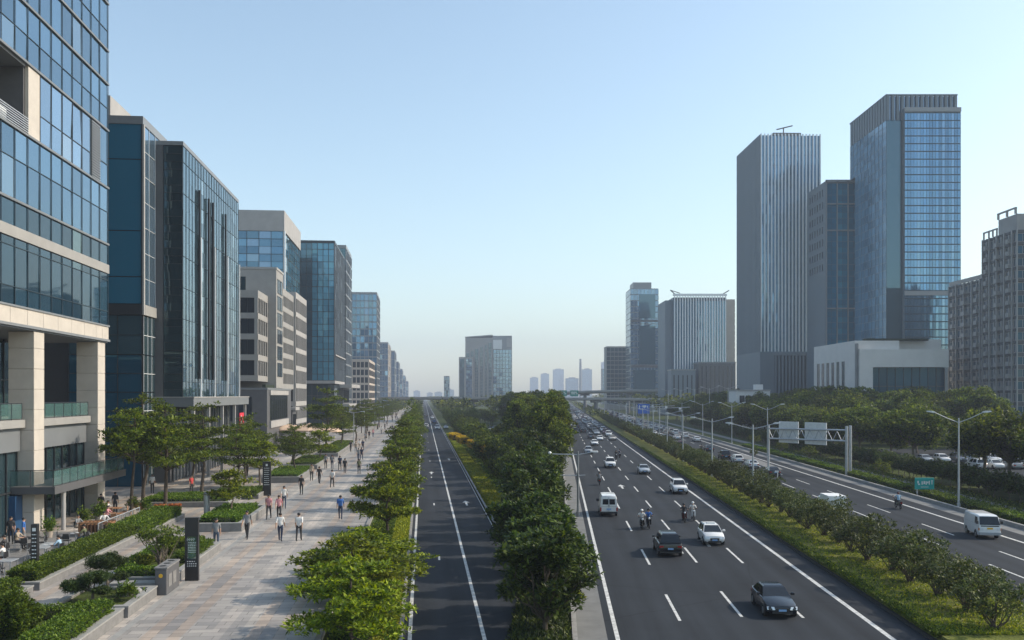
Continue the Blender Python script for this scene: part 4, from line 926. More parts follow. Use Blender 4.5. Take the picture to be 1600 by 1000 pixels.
c=MB(); c.path([(12,9,115.2),(12,9,117.2)],.25,6); c.path([(9.2,9,116.8),(15.6,9,118.4)],.25,6); c.build('roof_crane',M['greyd'],T1.root)
T2 = free('grid_tower','mid height dark glass tower wedged between the two tallest towers',1290,333,12.2,21)
T2.part('wall',M['tower_grey'],box=(0,12.2,.3,21,0,88)); T2.slab('coping',M['greym'],'front',0,12.2,87.4,88.4,-.29,.3)
for i in range(20): 
    z0=4+i*4.16; T2.glaze('front',.3,12.0,z0,z0+4.05,6,2,M['g_t2'],d=-.2,mw=.10,mm=M['mull_b'],tilt=.012)
for u in (.1,3.9,7.8): T2.slab('pale_mullion',M['greym'],'front',u,u+.4,4,88,-.1,.3)
for z in (70,42,79.5): T2.slab('ledge',M['greym'],'front',.5,12.2,z,z+.5,-.1,.25)
for i in range(6): T2.windows('left',[3.5+i*2.8],[56+j*4.5 for j in range(7)],.7,2.6,d=.03,panes=1)
T3 = free('wide_tower','tallest blue glass tower with an open finned crown, right of the three',1385,300,23.4,32)
T3.part('wall',M['tower_grey'],box=(0,23.3,.3,27.5,0,88)); T3.part('wall',M['tower_grey'],box=(0,23.3,.3,32,88.01,100))
for i in range(11): 
    z0=2+i*7.82; T3.glaze('left',4.6,32,z0,z0+7.72,9,3,M['g_panel'] if 'g_panel' in M else M['g_sky'],mw=.1,md=.06,mm=M['tower_grey'])
for i in range(2): 
    z0=88.05+i*6; T3.glaze('left',.2,32,z0,z0+5.9,10,3,M['g_panel'] if 'g_panel' in M else M['g_sky'],mw=.1,md=.06,mm=M['tower_grey'])
T3.slab('corner_strip',M['g_teal'],'front',.1,5.2,2,100,-.29,-.2)
T3.part('bay',M['tower_grey'],box=(5.3,23.3,-1.4,.29,2,103.6))
T3.y0=-1.4
for i in range(33):
    z0=20+i*2.49; T3.glaze('front',5.3,23.3,z0,z0+2.12,18,1,M['g_front'],mw=.05,md=.06,mm=M['mull_b'],tilt=.010)
    T3.slab('spandrel_band',M['mull_b'],'front',5.3,23.35,z0+2.14,z0+2.47,-.05,.05)
T3.slab('ledge',M['greym'],'front',5.2,23.4,102.3,103.7,0,.3); T3.slab('ledge',M['greym'],'front',5.2,23.4,43.2,44.6,.09,.4)
T3.y0=0
for i in range(14): T3.slab('crown_fin',M['tower_grey'],'left',.3+i*2.3,1.9+i*2.3,100,108,-.7,.12)
for i in range(15): T3.slab('crown_fin',M['tower_grey'],'front',.2+i*1.56,1.0+i*1.56,100,108,-.8,.1)
T3.part('crown_glass',M['g_blue'],box=(.45,22.4,.6,31.5,100.02,107.9)); 
c=MB(); c.box(-.2,23.0,-.15,.7,108,108.4); c.box(-.2,.7,.71,32.2,108,108.4); c.build('crown_rim',M['tower_grey'],T3.root)
P_ = free('podium_building','white stone podium building with a wide dark glass opening before the tallest tower',1336,250,24.6,34)
P_.part('wall',M['pstone'],box=(0,12,.2,34,0,25.8)); P_.part('wall',M['pstone'],box=(12.01,24.6,3.0,34,0,26.3)); 
c=MB(); c.box(4.2,24.5,-1.6,.19,18.6,23.4); c.box(.6,4.19,-1.6,.19,0,23.4); c.build('portal_frame',M['pstone'],P_.root)
P_.part('dark_side',M['grey'],box=(.02,.58,-.9,.19,0,25))
P_.part('portal_back',M['dark'],box=(12.02,24.5,.9,2.99,0,18.6)); c=MB()
for i in range(9): c.quad((4.3+i*2.2,.15,0),(6.44+i*2.2,.15,0),(6.44+i*2.2,.15,18.5),(4.3+i*2.2,.15,18.5))
g_=c.build('glazing',M['g_navy'],P_.root); c=MB()
for i in range(10): c.box(4.22+i*2.2,4.34+i*2.2,-.05,.1,0,18.5)
c.box(4.4,24,-.05,.08,8.2,8.4); c.box(4.4,24,-.05,.08,13.4,13.6); c.build('mullion',M['mull'],g_)
P_.windows('left',[3.2+i*4.2 for i in range(6)],[2],1.9,18.5,d=.04,panes=1)
P_.part('roof_planting',M['leaf_core'],box=(3,20,.4,2.6,25.82,26.4))
PV = free('pavilion','small white pavilion peeping above the trees at the foot of the fin tower',1150,300,11,10); PV.part('wall',M['white'],box=(0,11,0,10,0,12.4)); PV.part('roof',M['concrete'],box=(-.2,11.2,-.2,10.2,12.4,12.9)); PV.part('upper_room',M['white'],box=(6.6,9,1,4,12.9,14.6))
PV.windows('front',[1.2+i*2 for i in range(5)],[8.6],1.5,2.4,d=.03)
# residential blocks on the far right
def flats(name,label,px,y,w,d,z,nf,nl,nst,faces,cap=100,balc=None):
    b=free(name,label,px,y,w,d); b.part('wall',M['residential'],box=(.35,w,.35,d,0,z))
    h=(z-3)/nst
    for F,n in faces:
        Wd=b.W(F); st=Wd/n; mb=MB()
        for i in range(n+1): b.fbox(mb,F,max(0,i*st-.25),min(Wd,i*st+.25),0,z+.25,-.34,-.04 if i%2 else .28)
        mb.build('pier',M['residential_l'],b.root); mb=MB()
        for j in range(nst+1): b.fbox(mb,F,0,Wd,3+j*h-.5,3+j*h+.12,-.34,-.02)
        mb.build('spandrel_band',M['residential'],b.root)
        b.windows(F,[i*st+.35 for i in range(n)],[3+j*h+.3 for j in range(nst)],st-.7,h-1.0,m=M['g_navy'],d=-.3,panes=2,fm=M['residential_l'],fw=.12,cap=cap)
    if balc:
        F,n=balc; st=b.W(F)/n; mb=MB(); b.fbox(mb,F,0,st-.6,0,.14,-.3,1.0); b.fbox(mb,F,0,st-.6,.141,1.05,.9,1.0); b.fbox(mb,F,0,.09,.141,1.05,-.3,.89); b.fbox(mb,F,st-.69,st-.6,.141,1.05,-.3,.89); me=mb.mesh('balcony',M['residential_l']); o0=b.P(F,0,0,0)
        me.transform(Matrix.Translation((-o0[0],-o0[1],0)))
        for i in range(1,n,3):
            for j in range(nst): p=b.P(F,i*st+.3,3+j*h+.1,0); mobj('balcony',me,b.root,p)
    return b
R2=flats('apartment_tower','brown grey apartment tower with stepped roof frames at the right picture edge',1588,230,34,16.5,52,8,7,16,(('left',9),('front',10)),balc=('left',9))
R2.part('stair_tower',M['residential_l'],box=(.5,9,.5,9.4,52.02,56.2)); 
c=MB()
for y in (9.6,11.6,13.6,16.2): c.box(.1,.45,y,y+.3,52.31,53.9)
c.box(.1,.46,9.5,16.5,53.9,54.25); c.build('roof_frame',M['residential_l'],R2.root)
c=MB()
for y in (.6,4.6,8.8): c.box(.0,.5,y,y+.35,56.21,57.5)
c.box(0,.5,.5,9.2,57.5,57.85); c.build('roof_frame',M['residential_l'],R2.root)
R1=flats('apartment_wing','lower brown grey apartment wing left of the apartment tower',1538,246.7,24,20,42,6,8,13,(('left',9),),balc=('left',9))
R1.part('roof_block',M['residential_l'],box=(2,7,1,6,42,44)); c=MB(); c.box(0,.4,.1,19.9,42.31,43.4); c.build('parapet',M['residential_l'],R1.root)
# mid-distance towers
M1=free('glass_tower','hazy blue glass tower with a boxed top, tallest of the middle distance group',985,650,19.6,26)
M1.part('core',M['greym'],box=(0,19.6,.3,26,0,86)); M1.part('roof_block',M['greym'],box=(2.2,15,2,20,86,90.5))
for i in range(20):
    z0=4+i*4.1; M1.glaze('front',0,19.6,z0,z0+3.5,8,1,M['g_blue'],mw=.2,md=.15,mm=M['greym']); M1.glaze('left',0,26,z0,z0+3.5,6,1,M['g_blue'],mw=.25,mm=M['greym'])
for z in (30.6,62.5): M1.slab('ledge',M['greyd'],'front',0,19.7,z,z+1.6,.05,.5)
M1.slab('dark_bay',M['g_teal'],'front',6,17.4,33,60,.26,.4); M1.slab('dark_bay',M['g_teal'],'front',6,17.4,65,82,.26,.4); M1.slab('dark_bay',M['g_teal'],'front',2,17.4,4,29,.26,.4)
M2=free('finned_office','broad grey office block with closely set pale vertical fins',1052,520,29.8,28)
M2.part('wall',M['tower_grey'],box=(0,29.8,.4,28,0,66)); M2.part('wall_return',M['tower_grey'],box=(-4.2,-.01,2,28,0,64.5))
for i in range(15): 
    z0=4+i*4; M2.glaze('front',.3,29.5,z0,z0+3.9,20,1,M['g_tower'],d=-.35,mw=0,hm=False)
for i in range(20): M2.slab('fin',M['mull_l'],'front',.5+i*1.5,1.0+i*1.5,3,67,-.34,.5)
M2.slab('roof_frame',M['mull_l'],'front',-.2,30,66.8,68,-.3,.6); c=MB(); c.path([(1,1,68),(-1.5,1,70.2)],.3,6); c.path([(28,1,68),(31.5,1,70.0)],.3,6); c.path([(-1.5,1,70.2),(4,1,68.4)],.25,6); c.build('roof_crane',M['greyd'],M2.root)
c=free('annex','blank dark grey box annex right of the broad finned office',1092,505,20,16); c.part('wall',M['greyd'],box=(0,20,0,16,0,28.5)); c.part('cornice',M['grey'],box=(-.2,20.2,-.2,16.2,28.5,29.3)); c.windows('front',[1.5+i*2.3 for i in range(8)],[3],.5,24,d=.03,panes=1)
c=free('annex','plain grey box annex in front of the broad finned office',1049,500,13,12); c.part('wall',M['tower_grey'],box=(0,13,0,12,0,24.5)); c.part('cornice',M['greym'],box=(-.2,13.2,-.2,12.2,24.5,25.2)); c.windows('front',[1.2+i*2.4 for i in range(5)],[3],.5,19,d=.03,panes=1)
M3=slabtower('apartment_tower','thin tan apartment slab peeping out right of the broad finned office',130,600,-9,18,72,M['tan'],M['tan'],18,4,4,f=lambda a,y,z:((1148-800)/F_PX*y,y,0),rz=0,trim=M['tan'],faces=('front',),z0=4)
M4=slabtower('apartment_tower','slim grey apartment tower behind the boxed top glass tower',0,690,-9,16,54,M['g_dark'],M['g_dark'],14,3,3,f=lambda a,y,z:((1043-800)/F_PX*y,y,0),rz=0,trim=M['beige_grey'],faces=('front',),z0=4)
M0=slabtower('apartment_tower','grey apartment slab just left of the boxed top glass tower',0,720,-15,20,48,M['g_dark'],M['g_dark'],13,5,3,f=lambda a,y,z:((978-800)/F_PX*y,y,0),rz=0,trim=M['beige_grey'],faces=('front',),z0=4)
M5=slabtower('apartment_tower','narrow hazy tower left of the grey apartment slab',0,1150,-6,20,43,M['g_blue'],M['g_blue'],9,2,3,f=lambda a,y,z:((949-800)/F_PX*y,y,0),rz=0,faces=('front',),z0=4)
# far skyline in the haze
for i,(px0,px1,top,y,desc) in enumerate(((828,841,590,3900,'small'),(845,858,584,3800,'second small'),(864,881,577,3900,'tallest flat topped'),(884,904,591,2900,'broad low'),(909,925,577,3200,'pale square'),(646,656,611,3500,'leftmost low'),(667,676,614,3800,'lowest small'),(679,691,613,3500,'wide low'),(695,709,609,3100,'blocky'),(940,949,566,3600,'slim'))):
    x0=(px0-800)/F_PX*y; x1=(px1-800)/F_PX*y; z=11+(HOR-top)/F_PX*y
    b=Bld('distant_tower',f'{desc} pale skyline tower dissolving in haze {"beyond the side road" if px0<750 else "beyond the motorway"}',(x0,y,0),0,0,x1-x0,0,25,group='skyline towers in the haze')
    b.part('wall',M['grey'],box=(0,x1-x0,.5,25,0,z)); b.part('roof_block',M['greym'],box=((x1-x0)*.25,(x1-x0)*.75,3,15,z,z+3))
    b.glaze('front',1,x1-x0-1,3,z-2,5,max(6,int(z/6)),M['g_blue'],d=-.4,mw=.8,md=.3,mm=M['grey'])
t=thing('chimney','tall thin chimney in the haze beyond the motorway','chimney',((907-800)/F_PX*2200,2200,0)); c=MB(); c.path([(0,0,0),(0,0,80),(0,0,97)],[3.6,2.9,2.5],16); c.build('stack',M['grey'],t,True); c=MB(); c.disc((0,0,97.4),(0,0,1),2.9,.8,16); c.build('rim',M['greym'],t)

# ===== flyovers
def flyover(name,label,pts,wd,z_th,cols,signs=False):
    t=thing(name,label,'overpass',(0,0,0)); d=MB(); p=MB(); 
    V=[Vector(q) for q in pts]
    def off(i,o,z): 
        a=V[max(0,i-1)]; b=V[min(len(V)-1,i+1)]; n=Vector((-(b-a).y,(b-a).x,0)).normalized(); return V[i]+n*o+Vector((0,0,z))
    d.loft([[off(i,-wd/2,0),off(i,-wd/2,-.5),off(i,-wd/2+1.5,-z_th),off(i,wd/2-1.5,-z_th),off(i,wd/2,-.5),off(i,wd/2,0)] for i in range(len(V))],0,True,True); d.build('deck',M['concrete'],t)
    for s in (-1,1):
        p=MB(); p.loft([[off(i,s*wd/2-.2,.004),off(i,s*wd/2-.2,.7),off(i,s*wd/2+.2,.7),off(i,s*wd/2+.2,.004)] for i in range(len(V))],0,True,True); p.build('parapet',M['concrete'],t)
    for x,y,z in cols:
        c=MB(); c.path([(x,y,-.2),(x,y,z-z_th)],1.1,12); c.box(x-3,x+3,y-.9,y+.9,z-z_th-1.2,z-z_th-.01); c.build('pillar',M['grey'],t)
    return t
flyover('flyover','low flyover crossing both roads in the middle distance',[(-130,530,9.4),(-40,520,9.6),(-12,516,9.3),(20,512,9.2),(50,508,9.2),(85,506,8.8),(140,510,8.6)],10,.95,[(-90,526,9.4),(-22,518,9.4),(12,513,9.2),(46,509,9.2),(70,507,8.9),(110,508,8.7)])
flyover('flyover','higher curved ramp flyover merging behind the trees right of the motorway',[(20,640,12.0),(48,610,13.4),(72,575,14.0),(92,556,14.0),(130,545,13.6)],9,1.3,[(48,610,13.4),(72,575,14),(92,556,14),(115,549,13.7)])
# ------------------------------------------------------------------ vehicles (nose towards local -y)
def car_proto(kind, far=False):
    """returns a function place(...); body lofted from stations nose to tail"""
    S = dict(
     sedan=dict(L=4.7,W=1.82,H=1.46,prof=[(-2.35,.42,.55,.80),(-2.28,.30,.72,.90),(-1.95,.22,.84,.96),(-1.0,.2,.98,1.0),(-.8,.2,1.0,1.0),(1.55,.2,1.02,1.0),(1.75,.2,1.04,.99),(2.2,.26,1.02,.93),(2.32,.36,.90,.88),(2.36,.45,.62,.84)], cab=(-.95,1.95,-.15,1.25),roof=1.46),
     suv=dict(L=4.75,W=1.90,H=1.78,prof=[(-2.37,.48,.70,.84),(-2.3,.36,.90,.93),(-2.0,.28,1.02,.98),(-1.1,.26,1.12,1.0),(-.9,.26,1.14,1.0),(1.9,.26,1.14,1.0),(2.2,.28,1.12,.97),(2.33,.38,1.0,.93),(2.37,.5,.75,.90)], cab=(-1.1,2.28,-.35,1.95),roof=1.78),
     hatch=dict(L=4.3,W=1.80,H=1.60,prof=[(-2.15,.42,.60,.82),(-2.08,.32,.80,.92),(-1.8,.24,.94,.97),(-1.15,.22,1.03,1.0),(-.95,.22,1.05,1.0),(1.7,.22,1.06,1.0),(2.0,.26,1.04,.96),(2.12,.36,.94,.92),(2.16,.48,.70,.88)], cab=(-1.2,2.05,-.3,1.65),roof=1.60),
    )[kind]
    W=S['W']/2; zr=S['roof']; yf,yb,yf1,yb1=S['cab']
    def ring(y,z0,z1,k):
        w=W*k; zm=z0+(z1-z0)*.55
        return [(-w*.80,y,z0),(-w*.97,y,z0+.10),(-w,y,zm),(-w*.955,y,z1-.07),(-w*.84,y,z1),(0,y,z1+.025),(w*.84,y,z1),(w*.955,y,z1-.07),(w,y,zm),(w*.97,y,z0+.10),(w*.80,y,z0)]
    body=MB(); body.loft([ring(*p) for p in S['prof']],0,True,True)
    zb=[p for p in S['prof'] if p[0]>=-.9][0][2]-.03
    wb,wt=W*.90,W*.70
    cab=[[(-wb,yf,zb),(wb,yf,zb),(wb,yb,zb),(-wb,yb,zb)],[(-wt,yf1,zr-.07),(wt,yf1,zr-.07),(wt,yb1,zr-.07),(-wt,yb1,zr-.07)],[(-wt*.86,yf1+.14,zr),(wt*.86,yf1+.14,zr),(wt*.86,yb1-.14,zr),(-wt*.86,yb1-.14,zr)]]
    body.loft(cab,0,False,True)
    gl={}
    def pane(name,a,b,c,d,ins=.06,off=.012):
        a,b,c,d=[Vector(v) for v in (a,b,c,d)]; cen=(a+b+c+d)/4; n=(b-a).cross(d-a).normalized()
        q=[v+(cen-v)*ins*(1.0) for v in (a,b,c,d)]
        m=gl.setdefault(name,[]); m.append([v+n*off for v in q])
    b0,b1=cab[0],cab[1]
    pane('windscreen',b0[0],b0[1],b1[1],b1[0],.07); pane('rear_window',b0[2],b0[3],b1[3],b1[2],.12)
    for sgn,(i0,i1) in ((1,(1,2)),(-1,(3,0))):
        A0,A1,B0,B1=Vector(b0[i0]),Vector(b0[i1]),Vector(b1[i0]),Vector(b1[i1])
        for t0,t1 in ((.06,.48),(.51,.94)):
            pane('side_window',A0.lerp(A1,t0),A0.lerp(A1,t1),B0.lerp(B1,t1),B0.lerp(B1,t0),.09)
    yw=(-S['L']/2+.85, S['L']/2-.88); rw=.33 if kind!='suv' else .37
    fy,fz=S['prof'][1][0],S['prof'][1][2]; ry,rz_=S['prof'][-2][0],S['prof'][-2][2]
    parts=[]   # (name, mesh-builder, material, parentname)
    for nm,qs in gl.items():
        for q in qs:
            m=MB(); m.quad(*q); parts.append((nm,m,'carglass',None))
    for s in (-1,1):
        for y in yw:
            m=MB(); m.disc((s*(W-.10),y,rw),(1,0,0),rw,.23,18); parts.append(('wheel',m,'tyre',None))
            m=MB(); m.disc((s*(W+.018),y,rw),(1,0,0),rw*.62,.03,12); parts.append(('rim',m,'rim','wheel'))
            m=MB(); m.disc((s*(W-.012),y,rw+.03),(1,0,0),rw*1.17,.05,18); parts.append(('wheel_arch',m,'plastic',None))
        m=MB(); m.loft([[(s*W*.46,fy-.105,fz-.20),(s*W*.93,fy-.015,fz-.20),(s*W*.95,fy+.05,fz-.03),(s*W*.52,fy-.055,fz-.03)],[(s*W*.52,fy+.3,fz-.25),(s*W*.88,fy+.3,fz-.22),(s*W*.88,fy+.3,fz-.05),(s*W*.56,fy+.3,fz-.10)]],0,True,True); parts.append(('headlight',m,'lamp_w',None))
        m=MB(); m.box(s*W*.58,s*W*.925,ry-.2,ry+.035,rz_-.26,rz_-.09); parts.append(('taillight',m,'lamp_r',None))
        m=MB(); m.bbox(s*(W-.02) if s>0 else -W-.20, s*(W+.20) if s>0 else -W+.02, yf+.32,yf+.48,zb+.05,zb+.20,.03); parts.append(('mirror',m,'body',None))
    m=MB(); m.box(-W*.42,W*.42,S['prof'][0][0]-.03,S['prof'][0][0]+.2,.46,S['prof'][0][2]+.06); m.box(-W*.62,W*.62,S['prof'][0][0]-.012,S['prof'][0][0]+.2,.30,.44); parts.append(('grille',m,'plastic',None))
    m=MB(); m.box(-.22,.22,S['prof'][0][0]-.04,S['prof'][0][0]-.021,.44,.56); parts.append(('number_plate',m,'plate_b',None))
    m=MB(); m.box(-.22,.22,S['prof'][-1][0]+.002,S['prof'][-1][0]+.03,.60,.74); parts.append(('number_plate',m,'plate_b',None))
    m=MB(); m.box(-W*.86,W*.86,S['prof'][-1][0]-.1,S['prof'][-1][0]+.014,.34,.46); parts.append(('bumper',m,'plastic',None))
    return body,parts
class Veh:
    def __init__(s,kind):
        body,parts=car_proto(kind)
        s.body=body.mesh(kind+'_body',M['paint_white'],35); s.parts=[(n,m.mesh(n,M['paint_white'] if mt=='body' else M[mt],35),mt,p) for n,m,mt,p in parts]
        s.kind=kind
    def place(s,label,color,loc,rz,cat='car',group=None,simple=False,name='car'):
        t=thing(name,label,cat,loc,rz,group); t.scale=(.86,.86,.86)
        b=mobj('body',s.body,t); b.material_slots[0].link='OBJECT'; b.material_slots[0].material=M['paint_'+color]
        last=None
        for n,me,mt,p in s.parts:
            o=mobj(n,me,last if p else t)
            if not p: last=o
            if mt=='body': o.material_slots[0].link='OBJECT'; o.material_slots[0].material=M['paint_'+color]
        return t
VEH={k:Veh(k) for k in ('sedan','suv','hatch')}
# merged version for cars too small to show their parts
FARM={}
def far_mesh(kind,color):
    if (kind,color) in FARM: return FARM[(kind,color)]
    body,parts=car_proto(kind); mats=['paint_'+color]; mb=MB(); mb.add(body.v,body.f,0)
    for n,m,mt,p in parts:
        if n in ('rim','grille','number_plate','bumper'): continue
        mt='paint_'+color if mt=='body' else mt
        if mt not in mats: mats.append(mt)
        mb.add(m.v,m.f,mats.index(mt))
    me=mb.mesh(kind+'_far',[M[x] for x in mats],35); FARM[(kind,color)]=me; return me
def farcar(kind,color,label,loc,rz,group):
    o=mobj('car',far_mesh(kind,color),None,loc,rz); o.scale=(.88,.88,.88)
    return tag(o,label,'car',group)
PI=math.pi
AW_R, TO_R = RZR+PI, RZR          # heading away / towards the lens on the motorway
AW_L, TO_L = RZL+PI, RZL
def px(x,y,z=0.0): # point on the carriageway seen at a picture position: used once to read positions off
    Y=(CAM_H-z)*F_PX/(y-HOR); return ((x-800)/F_PX*Y, Y, z)
def carR(kind,color,a,Y,aw,label,**kw): return VEH[kind].place(label,color,RR(a,Y,.012),AW_R if aw else TO_R,**kw)
G1='cars on the inbound motorway carriageway'
carR('sedan','navy',11.0,47.6,False,'dark blue black sedan, nearest vehicle facing us on the motorway',group=G1)
carR('suv','black',7.6,65.0,True,'black off-road car seen from behind between the lane dashes, with a blue plate',group=G1)
tx=carR('hatch','white',11.4,69.6,False,'white taxi facing us with a roof light, beside the black off-road car',group=G1,cat='taxi')
c=MB(); c.bbox(-.38,.38,-.05,.16,1.60,1.74,.03); c.build('roof_sign',M['sign_white'],tx)
carR('suv','white',13.55,105,False,'white off-road car facing us in the lane next to the median',group=G1)
carR('sedan','silver',12.0,131,False,'silver saloon facing us beyond the white off-road car',group=G1)
carR('suv','white',7.85,142,False,'white car facing us left of the motorcycles in mid motorway',group=G1)
carR('hatch','silver',5.6,176,False,'pale silver car facing us near the left edge line beyond the first white one',group=G1)
carR('sedan','white',7.9,205,False,'white saloon with dark windows further up the motorway, left lanes',group=G1)
carR('sedan','white',10.0,226,False,'white saloon right of two far silver cars, motorway left lanes',group=G1)
carR('hatch','grey',8.2,238,True,'grey hatchback going away among far motorway traffic, left lanes',group=G1)
G2='cars on the outbound motorway carriageway'
carR('sedan','navy',29.3,127.5,True,'dark grey saloon on the outbound side just past the grey cabinet',group=G2)
carR('sedan','white',29.3,141,True,'white saloon on the outbound side, behind the median lamp post',group=G2)
carR('hatch','white',29.2,152,True,'white hatchback on the outbound side just ahead of the other white car',group=G2)
carR('suv','black',28.7,161,True,'black boxy off-road car on the outbound side',group=G2)
carR('suv','maroon',25.2,194,True,'dark maroon off-road car on the outbound side between two lamp posts',group=G2)
carR('sedan','navy',29.6,183,True,'dark low saloon on the outbound side beside the motorbike',group=G2)
carR('sedan','white',29.4,231,True,'far white saloon on the outbound side beyond the maroon one',group=G2)
GL='cars on the side road'
VEH['hatch'].place('white car at the far left lane of the side road','white',L(.9,318,.01),AW_L,group=GL)
VEH['suv'].place('white off-road car facing us in the right lane of the side road','white',L(4.4,300,.01),TO_L,group=GL)
VEH['sedan'].place('silver car pulled off at the right edge of the side road','silver',L(7.3,304,.05),TO_L,group=GL)
farcar('sedan','blue','small blue saloon far up the side road',L(4.2,372,.01),AW_L,GL)
farcar('hatch','white','small white hatchback far up the side road',L(4.2,440,.01),TO_L,GL)
farcar('sedan','grey','small grey saloon farthest up the side road',L(1.0,480,.01),AW_L,GL)
# far traffic
cols=['white','white','silver','grey','black','navy','white','silver','maroon','beige']
r2=random.Random(5)
for a,aw,y0 in ((4.4,True,255),(7.5,True,252),(10.6,False,243),(13.5,False,205)):
    y=y0
    while y<640:
        y+=r2.uniform(9,24)
        farcar(r2.choice(['sedan','hatch','suv']),(cc:=r2.choice(cols)),f'small {cc} car in the far inbound traffic of the motorway before the flyover',RR(a+r2.uniform(-.4,.4),y,.012),AW_R if aw else TO_R,'far inbound traffic')
for a,aw,y0 in ((26.1,True,215),(29.6,True,245),(32.8,True,208)):
    y=y0
    while y<620:
        y+=r2.uniform(10,30)
        farcar(r2.choice(['sedan','hatch','suv']),(cc:=r2.choice(cols)),f'small {cc} car in the far outbound traffic beyond the median lamps',RR(a+r2.uniform(-.4,.4),y,.012),AW_R if aw else TO_R,'far outbound traffic')
# parked cars
for i in range(9):
    cc=['white','white','silver','white','grey','white','silver','black','white'][i]
    farcar(('suv','hatch','sedan')[i%3],cc,f'{cc} car, {ordn(i)} from the left of the front row parked behind the clipped trees',RR(62.5+i*2.75,139,.06),RZR+(0 if i%2 else PI),'front row of the car park')
for i in range(10):
    cc=['silver','white','grey','white','white','black','white','silver','white','navy'][i]
    farcar(('sedan','hatch','suv')[i%3],cc,f'{cc} car, {ordn(i)} from the left of the back row parked behind the clipped trees',RR(60+i*2.75,152,.06),RZR,'back row of the car park')
for k_ in range(5):
    for i in range(3):
        cc=r2.choice(cols); y=200+k_*24
        farcar('sedan',cc,f'{cc} car parked in the small lot between the two roads',(L(14,y).x+2.6+i*3.0,y,.06),0,'cars parked between the roads')

# white panel van (rear view) and small white cab-over van
def van(label,loc,rz,rear=True):
    t=thing('van',label,'van',loc,rz); b=MB()
    W=.97
    def ring(y,z0,z1,k=1): return [(-W*k*.96,y,z0),(-W*k,y,z0+.25),(-W*k,y,z0+.95),(-W*k*.93,y,z1-.22),(-W*k*.80,y,z1-.04),(0,y,z1),(W*k*.80,y,z1-.04),(W*k*.93,y,z1-.22),(W*k,y,z0+.95),(W*k,y,z0+.25),(W*k*.96,y,z0)]
    b.loft([ring(-2.75,.45,1.0,.86),ring(-2.65,.36,1.15,.95),ring(-2.0,.34,1.32),ring(-1.75,.34,1.5),ring(-1.2,.34,2.32),ring(-.9,.34,2.42),ring(2.3,.34,2.42),ring(2.62,.36,2.38,.985),ring(2.72,.42,2.2,.96)],0,True,True); b.build('body',M['paint_white'],t,35)
    for s in (-1,1):
        c=MB(); x0,x1=(s*.06,s*.70); c.quad(*[(x,2.70-(z-1.4)*.012+.045,z) for x,z in ((x0,1.38),(x1,1.38),(x1*.97,2.0),(x0,2.0))]); c.build('rear_window',M['carglass'],t)
        c=MB(); c.quad((s*(W+.004),-1.15,1.42),(s*(W+.004),-.25,1.42),(s*(W*.955+.004),-.25,2.05),(s*(W*.955+.004),-.95,2.05)); c.build('side_window',M['carglass'],t)
        c=MB(); c.box(s*W*.86,s*(W+.01),2.6,2.75,.62,1.05); c.build('taillight',M['lamp_r'],t)
        c=MB(); c.bbox(s*W if s>0 else -W-.28, W+.28 if s>0 else -W, -1.55,-1.4,1.3,1.62,.03); c.build('mirror',M['plastic'],t)
        for y in (-1.75,1.75):
            c=MB(); c.disc((s*(W-.1),y,.36),(1,0,0),.36,.24,18); w_=c.build('wheel',M['tyre'],t,40); c=MB(); c.disc((s*(W+.022),y,.36),(1,0,0),.2,.02,12); c.build('rim',M['rim'],w_)
        c=MB(); c.box(s*.50,s*.84,-2.76,-2.6,.7,.95); c.build('headlight',M['lamp_w'],t)
    c=MB(); c.quad((-.86,-1.83,1.48),(.86,-1.83,1.48),(.8,-1.28,2.24),(-.8,-1.28,2.24)); c.build('windscreen',M['carglass'],t)
    c=MB(); c.box(-W*.97,W*.97,2.66,2.83,.38,.58); c.build('bumper',M['plastic'],t)
    c=MB(); c.box(-.012,.012,2.735,2.76,.62,2.2); c.box(-.9,.9,2.735,2.75,1.16,1.18); c.build('door_seam',M['greyd'],t)
    c=MB(); c.box(-.26,.26,2.745,2.765,.78,.94); c.build('number_plate',M['plate_b'],t)
    c=MB(); c.disc((0,2.755,1.27),(0,1,0),.09,.02,14); c.build('round_badge',M['rim'],t)
    return t
van('white high roofed panel van seen from behind, left lane of the motorway',RR(4.55,86.3,.012),AW_R).scale=(.80,.80,.80)
